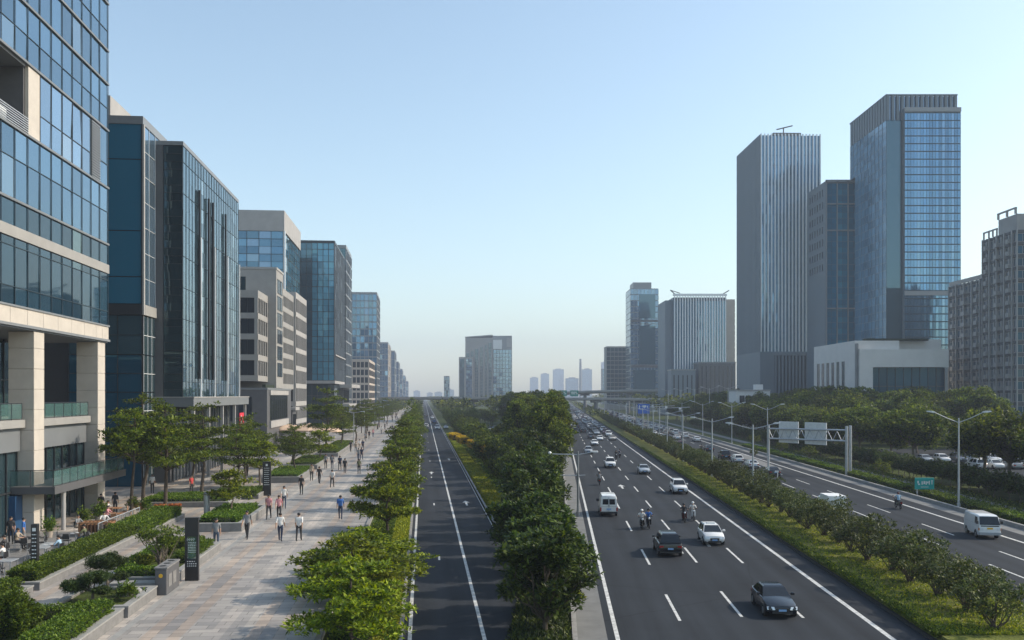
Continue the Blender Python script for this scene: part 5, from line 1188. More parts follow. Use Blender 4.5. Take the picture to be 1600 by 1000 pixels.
def cabvan(label,loc,rz):
    t=thing('van',label,'van',loc,rz); W=.86; b=MB()
    def ring(y,z0,z1,k=1): return [(-W*k*.97,y,z0),(-W*k,y,z0+.2),(-W*k,y,z0+.8),(-W*k*.93,y,z1-.10),(-W*k*.82,y,z1),(0,y,z1+.03),(W*k*.82,y,z1),(W*k*.93,y,z1-.10),(W*k,y,z0+.8),(W*k,y,z0+.2),(W*k*.97,y,z0)]
    b.loft([ring(-2.05,.36,1.02,.95),ring(-2.0,.32,1.16),ring(-1.62,.32,1.86),ring(-1.45,.32,1.92),ring(-.45,.34,1.94),ring(1.95,.34,1.93),ring(2.05,.38,1.86,.97)],0,True,True); b.build('body',M['paint_white'],t,35)
    c=MB(); c.quad((-.78,-2.03,1.18),(.78,-2.03,1.18),(.72,-1.66,1.83),(-.72,-1.66,1.83)); c.build('windscreen',M['carglass'],t)
    for s in (-1,1):
        c=MB(); c.quad((s*(W+.006),-1.72,1.22),(s*(W+.006),-.95,1.22),(s*(W*.945+.006),-.95,1.76),(s*(W*.945+.006),-1.5,1.76)); c.build('side_window',M['carglass'],t)
        c=MB(); c.quad((s*(W+.004),-.8,1.2),(s*(W+.004),1.8,1.2),(s*(W+.004),1.8,1.19),(s*(W+.004),-.8,1.19)); c.build('side_seam',M['greyd'],t)
        c=MB(); c.box(s*.52,s*.80,-2.08,-1.95,.72,.94); c.build('headlight',M['lamp_w'],t)
        c=MB(); c.box(s*.80,s*.87,-2.05,-1.9,.72,.92); c.build('indicator',M['orange'],t)
        c=MB(); c.bbox(W if s>0 else -W-.2,W+.2 if s>0 else -W,-1.95,-1.85,1.25,1.5,.02); c.build('mirror',M['plastic'],t)
        for y in (-1.15,1.35):
            c=MB(); c.disc((s*(W-.1),y,.3),(1,0,0),.3,.2,16); w_=c.build('wheel',M['tyre'],t,40); c=MB(); c.disc((s*(W+.01),y,.3),(1,0,0),.16,.02,12); c.build('rim',M['rim'],w_)
            c=MB(); c.disc((s*(W-.005),y,.34),(1,0,0),.37,.02,16); c.build('wheel_arch',M['plastic'],t)
    c=MB(); c.box(-W*.98,W*.98,-2.13,-1.98,.34,.56); c.build('bumper',M['paint_silver'],t); c=MB(); c.box(-.22,.22,-2.085,-2.04,.82,.96); c.build('number_plate',M['plate_y'],t)
    c=MB(); c.box(-.7,.7,-2.065,-2.0,1.04,1.12); c.build('grille',M['plastic'],t)
    return t
cabvan('small white cab-over van facing us on the outbound carriageway, far right',RR(33.2,72.8,.012),TO_R-.12).scale=(.92,.92,.92)
# white box lorry half hidden behind the median shrubs
t=thing('box_lorry','pale grey box lorry half hidden behind the median shrubs','lorry',RR(25.4,86.5,.012),AW_R); t.scale=(.85,.85,.85)
c=MB(); c.bbox(-.95,.95,-.9,2.2,.75,2.15,.03); c.build('cargo_box',M['sign_back'],t); c=MB(); c.bbox(-.85,.85,-2.3,-1.0,.4,1.75,.12); c.build('cab',M['paint_white'],t); c=MB(); c.box(-.75,.75,-2.31,-2.304,1.1,1.6); c.build('windscreen',M['carglass'],t); c=MB(); c.box(-.35,.35,-1,2.1,.5,.74); c.build('chassis',M['plastic'],t)
for s in (-1,1):
    for y in (-1.6,1.4): c=MB(); c.disc((s*.78,y,.33),(1,0,0),.33,.2,14); c.build('wheel',M['tyre'],t,40)

# ------------------------------------------------------------------ people
def skel(pose):
    """joint positions of a 1.72 m figure facing -y"""
    J={}
    hipz=.92; 
    if pose in ('walk_a','walk_b','stand'):
        st={'walk_a':.31,'walk_b':-.29,'stand':.03}[pose]; sw=.16 if pose!='stand' else .03; s=1 if pose!='walk_b' else -1
        J.update(pel=(0,0,hipz),wai=(0,0,1.08),che=(0,-.015,1.30),nec=(0,-.01,1.46),hea=(0,-.02,1.58),top=(0,-.015,1.70))
        for sd,sg in (('r',1),('l',-1)):
            f=-st*sg
            J['hip'+sd]=(sg*.095,0,hipz-.03); J['kne'+sd]=(sg*.10,f*.55-.02,.50); J['ank'+sd]=(sg*.10,f*1.0+(.05 if f>0 else .02),.085+(.05 if f>.1 else 0)); J['toe'+sd]=(sg*.115,f*1.0-.14,.035+(.0 if f<.1 else .02))
            J['sho'+sd]=(sg*.172,0,1.41); J['elb'+sd]=(sg*.215,-f*.45*.9+.03,1.13); J['wri'+sd]=(sg*.222,-f*.9-.03,.89)
    elif pose=='ride' or pose=='sit':
        hz_=.80 if pose=='ride' else .50
        J.update(pel=(0,.12,hz_),wai=(0,.10,hz_+.17),che=(0,.05,hz_+.39),nec=(0,.02,hz_+.55),hea=(0,0,hz_+.67),top=(0,0,hz_+.79))
        for sd,sg in (('r',1),('l',-1)):
            J['hip'+sd]=(sg*.10,.10,hz_-.02); J['kne'+sd]=(sg*.17,-.32,hz_-.02); J['ank'+sd]=(sg*.16,-.30,.40 if pose=='ride' else .09); J['toe'+sd]=(sg*.16,-.47,.34 if pose=='ride' else .04)
            J['sho'+sd]=(sg*.19,.04,hz_+.49); J['elb'+sd]=(sg*.30,-.14,hz_+.26); J['wri'+sd]=((sg*.30,-.42,hz_+.30) if pose=='ride' else (sg*.16,-.34,hz_+.22))
    return J
BONES=[('pel','wai',1),('wai','che',1),('che','nec',1),('nec','hea',0),('hea','top',0)]
for sd in 'rl': BONES+= [('pel','hip'+sd,2),('hip'+sd,'kne'+sd,2),('kne'+sd,'ank'+sd,2),('ank'+sd,'toe'+sd,3),('che','sho'+sd,1),('sho'+sd,'elb'+sd,1),('elb'+sd,'wri'+sd,0)]
RAD=dict(pel=.128,wai=.118,che=.135,nec=.058,hea=.092,top=.070,hip=.098,kne=.062,ank=.046,toe=.042,sho=.070,elb=.046,wri=.030)
def person_mesh(pose):
    J=skel(pose); names=list(J); bm=bmesh.new(); lay=bm.verts.layers.skin.verify(); V={}
    def add(p,r,root=False):
        v=bm.verts.new(p); d=v[lay]; d.radius=(r,r); d.use_root=root; return v
    for n in names: V[n]=add(J[n],RAD[n if n in RAD else n[:3]], n=='pel')
    segs=[]
    for a,b,m in BONES: bm.edges.new((V[a],V[b])); segs.append((Vector(J[a]),Vector(J[b]),m))
    for sd,sg in (('r',1),('l',-1)):
        w=Vector(J['wri'+sd]); dr=(w-Vector(J['elb'+sd])).normalized(); pl=w+dr*.075
        vp=add(pl,.030); bm.edges.new((V['wri'+sd],vp)); segs.append((w,pl+dr*.12,0))
        side=Vector((0,1,0)) if pose not in('ride','sit') else Vector((sg,0,0)); side=(side-dr*side.dot(dr)).normalized(); inn=Vector((-sg*.25,0,0))
        for i,(o,l) in enumerate(((-.027,.066),(-.009,.078),(.009,.072),(.027,.056))):
            c=w+dr*.085+side*o; a=add(c,.0085,True); k1=add(c+dr*l*.55,.0085); k2=add(c+(dr+inn*1.2).normalized()*l*1.0,.007); bm.edges.new((a,k1)); bm.edges.new((k1,k2))
        c=w+dr*.03-side*.022; a=add(c,.010,True); k1=add(c+(dr*.6-side*.8+inn*.4).normalized()*.035,.0095); k2=add(c+(dr*.9-side*.6+inn*.6).normalized()*.062,.008); bm.edges.new((a,k1)); bm.edges.new((k1,k2))
    me=bpy.data.meshes.new('tmp'); bm.to_mesh(me); bm.free()
    o=bpy.data.objects.new('tmp',me); COL.objects.link(o)
    sk=o.modifiers.new('s','SKIN'); sk.use_smooth_shade=True; sb=o.modifiers.new('u','SUBSURF'); sb.levels=1; sb.render_levels=1
    dg=bpy.context.evaluated_depsgraph_get(); ev=o.evaluated_get(dg); out=bpy.data.meshes.new_from_object(ev); out.name='person_'+pose
    bpy.data.objects.remove(o); bpy.data.meshes.remove(me)
    out.materials.clear()
    for k_ in ('skin','cloth_white','cloth_black','black'): out.materials.append(M[k_])
    h=Vector(J['hea'])
    for p in out.polygons:
        c=p.center; best=9;bi=0
        for a,b,m in segs:
            ab=b-a; t=max(0,min(1,(c-a).dot(ab)/ab.length_squared)); d=(c-a-ab*t).length
            if d<best: best=d;bi=m
        p.material_index=bi; p.use_smooth=True
    # hair cap, nose, ears and eyes
    hb=MB(); hb.ball((h.x,h.y+.022,h.z+.052),.098,.108,.088,12,7); hair=hb.mesh('hair',M['hair'],True)
    fb=MB(); fb.path([(h.x,h.y-.098,h.z+.02),(h.x,h.y-.122,h.z-.022)],[.010,.017],6); fb.ball((h.x+.092,h.y+.01,h.z),.014,.026,.034,6,4); fb.ball((h.x-.092,h.y+.01,h.z),.014,.026,.034,6,4)
    fb.ball((h.x+.034,h.y-.088,h.z+.022),.013,.008,.008,6,4,1); fb.ball((h.x-.034,h.y-.088,h.z+.022),.013,.008,.008,6,4,1); fb.ball((h.x,h.y-.085,h.z-.055),.024,.010,.007,6,4,2)
    face=fb.mesh('face',[M['skin'],M['hair'],M['lamp_r']],True)
    return out,hair,face,J
for n_,c_ in dict(white=(.66,.65,.63),black=(.022,.022,.025),blue=(.03,.13,.40),grey=(.20,.21,.22),navy=(.022,.035,.075),denim=(.06,.085,.13),pink=(.55,.25,.27),tan=(.40,.32,.24),lightblue=(.30,.45,.58),red=(.42,.03,.03),olive=(.12,.13,.06)).items(): colmat('cloth_'+n_,c_)
PM={p:person_mesh(p) for p in ('walk_a','walk_b','stand','ride','sit')}
def person(pose,top,bot,label,loc,rz,s=1.03,group=None,helmet=None,bag=None):
    me,hair,face,J=PM[pose]; o=mobj('person',me,None,loc,rz); o.scale=(s,s,s)
    for i,m in ((1,'cloth_'+top),(2,'cloth_'+bot)): o.material_slots[i].link='OBJECT'; o.material_slots[i].material=M[m]
    tag(o,label,'person',group); mobj('face',face,o)
    h=J['hea']
    if helmet:
        c=MB(); c.ball((h[0],h[1]+.01,h[2]+.055),.128,.14,.115,12,7); c.build('helmet',M[helmet],o,True)
    else: mobj('hair',hair,o)
    if bag:
        ch=J['che']; c=MB(); c.bbox(-.15,.15,ch[1]+.10,ch[1]+.25,ch[2]-.28,ch[2]+.12,.04); c.build('backpack',M['cloth_'+bag],o,True)
    return o
FR,AW=RZL,RZL+PI
def P9(x,y,z=PZ): 
    Y=(CAM_H-z)*F_PX/(y-HOR); return ((x-800)/F_PX*Y, Y, z)
GP='pedestrians on the plaza'
PEOPLE=[(338,857,'stand','grey','denim',FR,'person in grey shirt and jeans standing at the planter beside the black totem',None),
(386,842,'walk_a','grey','black',FR,'person in grey shirt and black trousers walking alone near the planters',None),
(420,811,'walk_b','pink','black',FR,'left person of a trio, pinkish shirt and dark trousers',None),
(436,812,'walk_a','pink','black',FR,'middle person of a trio, pale pinkish shirt and dark trousers',None),
(444,794,'walk_a','white','navy',FR,'right person of a trio, white shirt and blue trousers',None),
(438,846,'walk_a','white','navy',AW,'left of two people in white shirts walking side by side',None),
(467,846,'walk_b','white','black',AW,'right of two people in white shirts walking side by side',None),
(532,812,'walk_a','blue','navy',AW,'person in a bright blue shirt walking alone in mid plaza','blue'),
(471,773,'stand','black','black',FR,'person dressed all in black standing alone before the trio',None),
(499,756,'walk_a','black','black',AW,'person in black left of the white jacketed walker',None),
(519,762,'walk_b','white','black',AW,'person in white jacket and dark trousers walking away in mid plaza',None),
(519,733,'walk_a','black','navy',AW,'leftmost of three people in dark clothes walking abreast','grey'),
(531,735,'walk_b','navy','black',AW,'middle of three people in dark clothes walking abreast',None),
(539,740,'walk_a','black','black',AW,'rightmost of three people in dark clothes walking abreast','black'),
(509,732,'stand','grey','black',FR,'person in grey near the planter left of the three abreast',None),
(487,751,'stand','tan','black',FR,'person in tan jacket against the planter kerb',None),
(560,720,'walk_a','grey','navy',AW,'left of a pair in grey and blue under the verge trees',None),
(565,719,'walk_b','navy','navy',AW,'right of a pair in blue under the verge trees',None),
(561,741,'stand','olive','black',AW,'person in dark green half behind the verge tree',None),
(238,771,'stand','white','black',AW,'person in white top and black trousers by the blue glass wall, before the hedge',None),
(548,706,'walk_a','black','black',FR,'person in black coat, left end of the far cluster of walkers',None),
(556,708,'walk_b','tan','grey',FR,'person in tan coat in the far cluster of walkers',None),
(562,703,'walk_a','white','tan',FR,'person in white with tan trousers in the far cluster of walkers',None),
(567,704,'walk_b','navy','black',AW,'person in navy at the right of the far cluster',None),
(571,690,'walk_a','grey','black',FR,'person in grey beyond the far cluster, left',None),
(577,686,'walk_b','black','black',FR,'person in black beyond the far cluster, middle',None),
(583,683,'walk_a','pink','navy',FR,'person in pink beyond the far cluster, right',None)]
PEOPLE+=[(596,678,'walk_a','white','grey',FR,'small white topped walker far up beside the verge trees',None),(590,672,'walk_b','navy','black',FR,'small navy topped walker far up beside the verge trees',None)]
for x,y,po,a,b,rz,lab,bag in PEOPLE: person(po,a,b,lab,P9(x,y),rz+rnd.uniform(-.15,.15),1.12,GP,None,bag)
for i in range(14):
    Y=235+i*15; tp=r2.choice(['black','white','grey','navy','tan']); person(r2.choice(['walk_a','walk_b','stand']),tp,'black',f'tiny {tp} topped figure, {ordn(i)} nearest of the farthest walkers',L(-6.5-r2.random()*6,Y,PZ),r2.choice([FR,AW]),1.05,'farthest walkers')
CAFE=[(17,850,'stand','black','black',.3,'person all in black standing at the shop wall behind the tables'),(37,852,'stand','blue','grey',1.9,'person in a blue shirt standing at the blue panel of the beige column'),
(158,806,'stand','black','navy',FR,'person in black standing between canopy and small tree'),(180,803,'stand','black','black',AW,'person in black standing beside the slim tree trunk'),
(299,771,'stand','red','black',1.0,'person in red half hidden behind the pale lamp column')]
for x,y,po,a,b,rz,lab in CAFE: person(po,a,b,lab,P9(x,y),rz,1.05,'people around the cafe terrace')

# ------------------------------------------------------------------ scooters
def scooter(label,loc,rz,color='black',cat='scooter',group=None):
    t=thing('motor_scooter',label,cat,loc,rz,group)
    for y in (-.62,.60):
        c=MB(); c.path([(Vector((0,y,.25))+Vector((0,math.cos(q)*.20,math.sin(q)*.20))) for q in [PI*2*i/14 for i in range(15)]],.05,6); w_=c.build('wheel',M['tyre'],t,True); c=MB(); c.disc((0,y,.25),(1,0,0),.13,.06,10); c.build('rim',M['rim'],w_)
    c=MB(); c.loft([[(-.12,-.42,.32),(.12,-.42,.32),(.12,-.42,.36),(-.12,-.42,.36)],[(-.15,.05,.28),(.15,.05,.28),(.15,.05,.36),(-.15,.05,.36)],[(-.15,.22,.30),(.15,.22,.30),(.13,.22,.70),(-.13,.22,.70)],[(-.13,.80,.48),(.13,.80,.48),(.10,.80,.74),(-.10,.80,.74)]],0,True,True)
    c.loft([[(-.20,-.44,.34),(.20,-.44,.34),(.20,-.38,.34),(-.20,-.38,.34)],[(-.17,-.56,.92),(.17,-.56,.92),(.15,-.48,.92),(-.15,-.48,.92)]],0,True,True); c.build('body',M['paint_'+color],t,40)
    c=MB(); c.bbox(-.14,.14,.10,.80,.70,.79,.03); c.build('seat',M['plastic'],t)
    c=MB(); c.path([(0,-.62,.25),(0,-.50,.98)],.03,8); c.path([(-.33,-.40,1.04),(0,-.50,1.0),(.33,-.40,1.04)],.018,8); c.build('handlebar',M['plastic'],t)
    c=MB(); c.ball((0,-.58,.86),.09,.06,.09,8,5); c.build('headlight',M['lamp_w'],t,True)
    c=MB(); c.box(-.08,.08,.80,.86,.58,.66); c.build('taillight',M['lamp_r'],t)
    for s in (-1,1): c=MB(); c.path([(s*.2,-.5,1.0),(s*.30,-.54,1.16)],.01,5); c.ball((s*.30,-.54,1.2),.06,.015,.045,8,4); c.build('mirror',M['plastic'],t)
    return t
def rider(a,Y,aw,color,top,bot,desc,f=RR,rz=RZR,hel='paint_white',z=.012):
    r=rz+(PI if aw else 0); loc=f(a,Y,z); scooter((f'{color} scooter under the '+desc),loc,r,color,group='scooters on the motorway')
    person('ride',top,bot,desc,loc,r,1.0,'scooter riders',hel)
rider(6.85,76.5,False,'black','white','grey','rider in white, left of the scooter pair nearest the white van')
rider(7.45,77,False,'navy','blue','black','rider in bright blue beside the white shirted one',hel='paint_navy')
rider(10.9,80.8,False,'maroon','black','black','rider in black on a reddish machine left of the white one',hel='paint_black')
rider(11.85,82,False,'white','white','grey','rider in white beside the black rider near the taxi')
rider(5.0,114,True,'black','grey','black','lone rider in grey near the left edge line beyond the van',hel='paint_black')
rider(9.9,160,False,'black','black','black','left rider of the dark pair far up the motorway',hel='paint_black')
rider(10.7,163,False,'black','navy','black','right rider of the dark pair far up the motorway',hel='paint_black')
rider(33.0,90.2,True,'black','lightblue','black','lone rider in pale blue on the outbound carriageway',hel='paint_maroon')
rider(27.4,178,True,'black','black','black','rider in black far along the outbound side',hel='paint_black')
# ------------------------------------------------------------------ planters and plaza furniture (local frame turned with the plaza)
def planter(label,a0,a1,y0,y1,h=.45,wall=.28,soil=True):
    am,ym=(a0+a1)/2,(y0+y1)/2; t=thing('planter',label,'planter',L(am,ym,PZ),RZL); w,d=(a1-a0)/2,(y1-y0)/2
    c=MB(); 
    for (x0,x1,b0,b1) in ((-w,w,-d,-d+wall),(-w,w,d-wall,d),(-w,-w+wall,-d+wall,d-wall),(w-wall,w,-d+wall,d-wall)): c.box(x0,x1,b0,b1,0,h)
    c.build('kerb_wall',M['planter'],t); c=MB(); o=.03
    for (x0,x1,b0,b1) in ((-w-o,w+o,-d-o,-d+wall+o),(-w-o,w+o,d-wall-o,d+o),(-w-o,-w+wall+o,-d+wall+o,d-wall-o),(w-wall-o,w+o,-d+wall+o,d-wall-o)): c.box(x0,x1,b0,b1,h+.002,h+.07)
    c.build('coping',M['planter_top'],t)
    c=MB(); c.box(-w+wall,w-wall,-d+wall,d-wall,.02,h-.08); c.build('soil',M['soil'],t); return t
planter('front stone planter with a round topiary ball at the bottom left corner',-19.0,-13.0,31,39.9)
planter('small stone planter holding two cloud pruned pines',-16.4,-12.9,40.3,44.7)
planter('stone planter with a small olive tree beside the black totem',-16.1,-12.75,46.9,58.2)
planter('stone kerb bed of the long hedge along the cafe terrace',-21.1,-19.1,46,63.5,.36)
planter('stone kerb bed of the hedge at the left picture edge',-21.4,-19.1,36,45.3,.36)
planter('low stone bed of the wide hedge beside the steel railing',-21.4,-18.9,61.9+1.8,73.4,.3)
planter('stone planter with a small bright tree behind the totem',-16.6,-13.0,66,77,.55)
planter('dark edged bed under the nearest large plaza tree',-24.6,-17.0,80.4,86.6,.4)
planter('bed before the lamp column with a rounded hedge',-19.6,-15.5,86.8,91,.36)
planter('long planter right of the far black totem',-18.0,-13.8,103,116.2,.6)
planter('second long planter behind the walkers',-17.8,-14.0,121.5,136.6,.55)
planter('far planter below the plaza tree row',-17.2,-13.6,147,183,.5)
o=L(-16.2,36.2,PZ+.4)
rng=np.random.default_rng(77); C_p=[(0,0,.55)]; Pp,Np=pads(rng,[(0,0,.62)],[1.12],5200,.85); rr_=np.linalg.norm((Pp-np.array([0,0,.62]))/np.array([1,1,.85]),axis=1); kp=rr_>.7; Pp,Np=Pp[kp],Np[kp]
Vp,Qp=leaves(Pp,Np,.11,rng,5,.5); t=thing('topiary_ball','large round clipped topiary ball in the front planter','shrub',o); mobj('foliage',npmesh('topiary_ball',Vp,Qp,M['leaf_hedge']),t); c=MB(); c.ball((0,0,.6),.70,.70,.58,14,8); c.path([(0,0,-.1),(0,0,.4)],.06,8); c.build('core',M['leaf_core'],t,True)
def cloud_pine(label,loc,pads_,rz):
    t=thing('cloud_pruned_pine',label,'tree',loc,rz); tb=MB(); rng=np.random.default_rng(int(abs(loc[1])*10)); C=[p[:3] for p in pads_]; Rr=[p[3] for p in pads_]
    limb(tb,(0,0,-.1),(.05,.03,.55),.07,.055,rng,n=8)
    for p in pads_: limb(tb,(.03,.02,.42),(p[0],p[1],p[2]-.1),.045,.02,rng,.08,6)
    tb.build('trunk',M['bark_l'],t,True)
    for p in pads_:
        P,N=pads(rng,[p[:3]],[p[3]],4200,.40); V,Q=leaves(P,N,.10,rng,5,.3); mobj('foliage_pad',npmesh('pad',V,Q,M['leaf_pine']),t)
cloud_pine('nearer cloud pruned pine with a low pad reaching left',L(-15.0,42.0,PZ+.4),[(-.75,0,.72,.62),(.15,.1,1.05,.62),(.45,-.2,.5,.4)],.2)
cloud_pine('farther cloud pruned pine with one flat umbrella pad',L(-15.0,43.9,PZ+.4),[(0,0,1.45,.85),(.7,.1,.62,.4)],.9)
plant('olive',L(-14.3,50.6,PZ+.3),1.0,.4,'small pale olive tree in the planter beside the black totem',name='olive_tree')
c=MB(); c.ball((0,0,.28),.42,.34,.42,9,6); c.ball((.45,.2,.16),.3,.25,.22,8,5); tag(c.build('garden_rock',M['kerb'],None,True,L(-13.9,43.2,PZ+.35),.3),'grey garden rock beside the cloud pruned pines','rock')
def bench(label,a,y,w,d):
    t=thing('stone_bench',label,'bench',L(a,y,PZ),RZL); c=MB(); c.bbox(-w/2,w/2,-d/2,d/2,.42,.56,.02); c.build('seat',M['planter_top'],t)
    for s in (-1,1): c=MB(); c.box(s*w*.38-.12,s*w*.38+.12,-d*.4,d*.4,0,.418); c.build('support',M['planter'],t)
bench('pale stone slab bench behind the two cloud pruned pines',-14.2,45.6,2.2,.7)
def plantlet(name,label,loc,h,n,seed,leafm='leaf_mid',cat='plant'):
    rng=np.random.default_rng(seed); P=rng.normal(size=(n,3))*np.array([.22,.22,.12])+np.array([0,0,h*.55]); N=rng.normal(size=(n,3)); N[:,2]=abs(N[:,2])+.3; N/=np.linalg.norm(N,axis=1)[:,None]
    V,Q=leaves(P,N,.22,rng,5,.35); t=thing(name,label,cat,loc); mobj('foliage',npmesh('foliage',V,Q,M[leafm]),t); return t
for i,(a,y) in enumerate(((-14.6,52.5),(-14.2,55),(-14.8,49.3))): plantlet('shrub',f'{("middle","farthest","nearest")[i]} loose leafy shrub inside the olive tree planter',L(a,y,PZ+.4),1.0,170,60+i,cat='shrub')
plantlet('shrub','leafy shrub at the right rim of the pine planter',L(-13.5,42.2,PZ+.4),.8,150,66,'leaf_hedge','shrub')
# black totem signs
def totem(label,a,y,h,w,style,rz=RZL):
    t=thing('totem_sign',label,'sign',L(a,y,PZ),rz); c=MB()
    if style==0:
        c.box(-w/2,-w/2+.11,-.13,.13,0,h); c.box(w/2-.11,w/2,-.13,.13,0,h); c.box(-w/2+.11,w/2-.11,-.13,.13,h*.70,h); c.box(-w/2+.11,w/2-.11,-.13,.13,0,h*.34); c.build('frame',M['black'],t)
        c=MB(); c.box(-w/2+.112,w/2-.112,-.03,.03,h*.341,h*.699); c.build('glass_panel',M['balus'],t)
        c=MB(); r=random.Random(3)
        for k in range(2):
            for j in range(4): 
                x=-.2+j*.105
                c.path([(x+.035*math.cos(q),-.14,h*.655-k*.0+.045*math.sin(q)) for q in [5.2*i/7 for i in range(8)]],.009,4) if k==0 else None
        for k in range(7): 
            z=h*.60-k*.085; x=-.2
            while x<.2: 
                l=r.uniform(.03,.1); c.box(x,min(.22,x+l),-.036,-.031,z,z+.028); x+=l+.025
        for k in range(3):
            x=-.22
            while x<.2: l=r.uniform(.03,.08); c.box(x,x+l,-.135,-.131,h*.30-k*.12,h*.30-k*.12+.05); x+=l+.05
        c.build('lettering',M['sign_white'],t)
    else:
        c.bbox(-w/2,w/2,-.14,.14,0,h,.02); c.build('panel',M['black'],t); c=MB(); r=random.Random(int(y))
        for k in range(9):
            x=-w*.32; z=h*.80-k*.2
            while x<w*.28: l=r.uniform(.04,.14); c.box(x,min(w*.32,x+l),-.148,-.142,z,z+.05); x+=l+.03
        c.box(-.09,.09,-.148,-.142,h*.87,h*.93)
        c.build('lettering',M['sign_back'],t)
    return t
totem('tall open framed black totem sign at the plaza edge, nearest',-12.15,48.7,3.3,.68,0)
totem('tall solid black totem sign with small pale lettering before the long planter',-15.2,90,3.3,.78,1)
t=totem('slim black post sign standing at the terrace side of the long hedge',-20.6,49.2,2.9,.34,1)
# grey stone cabinet with openings
t=thing('litter_bin','long grey stone litter bin with round openings at the plaza edge','bin',L(-12.75,46.0,PZ),RZL)
c=MB(); c.bbox(-.28,.28,-1.0,1.35,0,1.28,.03); c.build('body',M['greyd'],t); c=MB(); c.box(-.31,.31,-1.03,1.38,1.282,1.36); c.build('lid',M['planter'],t)
for y in (-.6,.15,.9): c=MB(); c.disc((0,y,1.365),(0,0,1),.17,.012,16); c.build('opening',M['black'],t)
c=MB(); c.disc((0,-1.005,.95),(0,1,0),.10,.012,14); c.build('badge',M['plate_y'],t)
for y in (-.4,.4): c=MB(); c.box(.282,.295,y-.3,y+.3,.35,.95); c.build('panel',M['planter'],t)
# pale lamp column, slim plaza lamps
t=thing('lamp_column','pale round light column standing behind the nearest black totem','lamp',L(-17.05,73.0,PZ),0); c=MB(); c.path([(0,0,0),(0,0,1.9)],.24,16); c.build('shaft',M['steel'],t,True); c=MB(); c.path([(0,0,1.901),(0,0,2.0),(0,0,2.12)],[.25,.27,.12],16); c.build('cap',M['greym'],t,True)
def plaza_lamp(label,a,y,h):
    t=thing('plaza_lamp',label,'lamp',L(a,y,PZ),RZL,'slim lamp posts on the plaza'); c=MB(); c.path([(0,0,0),(0,0,h)],[.09,.06],8); c.build('pole',M['steel'],t,True)
    c=MB(); c.path([(0,0,h-.15),(1.5,0,h+.15)],.035,6); c.path([(0,0,h-.15),(-1.5,0,h+.15)],.035,6); c.build('arm',M['steel'],t)
    for s in (-1,1): c=MB(); c.bbox(s*1.6-.35,s*1.6+.35,-.14,.14,h+.08,h+.2,.04); c.build('lamp_head',M['steel'],t)
for i,(a,y) in enumerate(((-13.4,178),(-13.4,210),(-13.4,255),(-13.4,310))): plaza_lamp(f'{ordn(i)} nearest slim twin armed lamp along the plaza planters',a,y,6.5)
# tan parasols and seating
def parasol(label,a,y,r,h):
    t=thing('parasol',label,'parasol',L(a,y,PZ),rnd.uniform(0,1),'tan parasols by the concrete office'); c=MB(); c.path([(0,0,0),(0,0,h+.5)],.05,8); c.build('pole',M['steel'],t)
    c=MB(); n=8; ro=[(r*math.cos(6.283*i/n),r*math.sin(6.283*i/n),h-.45) for i in range(n)]; rl=[(x,y_,z-.22) for x,y_,z in ro]; tp=[(.06*math.cos(6.283*i/n),.06*math.sin(6.283*i/n),h+.42) for i in range(n)]
    c.loft([rl,ro,tp],0,False,True); c.build('canopy',M['canvas'],t); c=MB()
    for i in range(n): c.path([(0,0,h-.35),(ro[i][0]*.9,ro[i][1]*.9,h-.40)],.015,4)
    c.build('ribs',M['wood'],t)
    c=MB(); c.bbox(-.4,.4,-.4,.4,0,.12,.03); c.build('base',M['kerb'],t)
for i,(a,y) in enumerate(((-17.6,166),(-20.6,168),(-23.6,170),(-25.6,176),(-19.2,178),(-22.2,181))): parasol(f'{ordn(i)} nearest tan fabric parasol before the stepped concrete office',a,y,2.9,3.9)
# cafe tables, chairs
def table(label,a,y,w=.8,l=.8,top='greyd',rz=0):
    t=thing('cafe_table',label,'table',L(a,y,PZ),RZL+rz,'cafe tables on the terrace'); c=MB(); c.bbox(-w/2,w/2,-l/2,l/2,.71,.75,.01); c.build('tabletop',M[top],t)
    for sx in (-1,1):
        for sy in (-1,1): c=MB(); c.box(sx*(w/2-.07)-.025,sx*(w/2-.07)+.025,sy*(l/2-.07)-.025,sy*(l/2-.07)+.025,0,.709); c.build('leg',M['steel'],t)
def chair(label,a,y,rz,m='black'):
    t=thing('cafe_chair',label,'chair',L(a,y,PZ),RZL+rz,'cafe chairs on the terrace'); c=MB(); c.bbox(-.22,.22,-.22,.22,.43,.47,.01); c.build('seat',M[m],t); c=MB(); c.box(-.21,.21,.20,.24,.55,.88); c.build('backrest',M[m],t)
    for sx in (-1,1):
        c=MB(); c.box(sx*.2-.015,sx*.2+.015,-.2,-.17,0,.429); c.build('leg',M['steel'],t); c=MB(); c.path([(sx*.2,.22,0),(sx*.2,.21,.5),(sx*.2,.24,.9)],.015,5); c.build('leg',M['steel'],t)
TB=[(-23.6,46.5,'table nearest the left picture edge with small white dishes'),(-22.7,50.5,'table behind the slim black post sign'),(-24.6,52.5,'table by the shop windows, second from the near end'),(-22.6,55.5,'long table with white dishes beside the long hedge'),(-24.8,58.5,'table in front of the beige column'),(-22.8,60.2,'table at the far end of the long hedge'),(-25.0,47.2,'table next to the shop wall at the left edge'),(-23.2,70.5,'table beyond the canopy post beside the railing'),(-24.6,74,'table beneath the small terrace tree'),(-25.6,50.2,'table in the second row against the shop glass'),(-25.9,55.6,'dark table between the shop glass and the long table'),(-22.4,45.2,'table behind the hedge at the left picture edge')]
mm_=['greyd','steel','greyd','steel','black','greyd','black','wood','wood','black','greyd','steel']
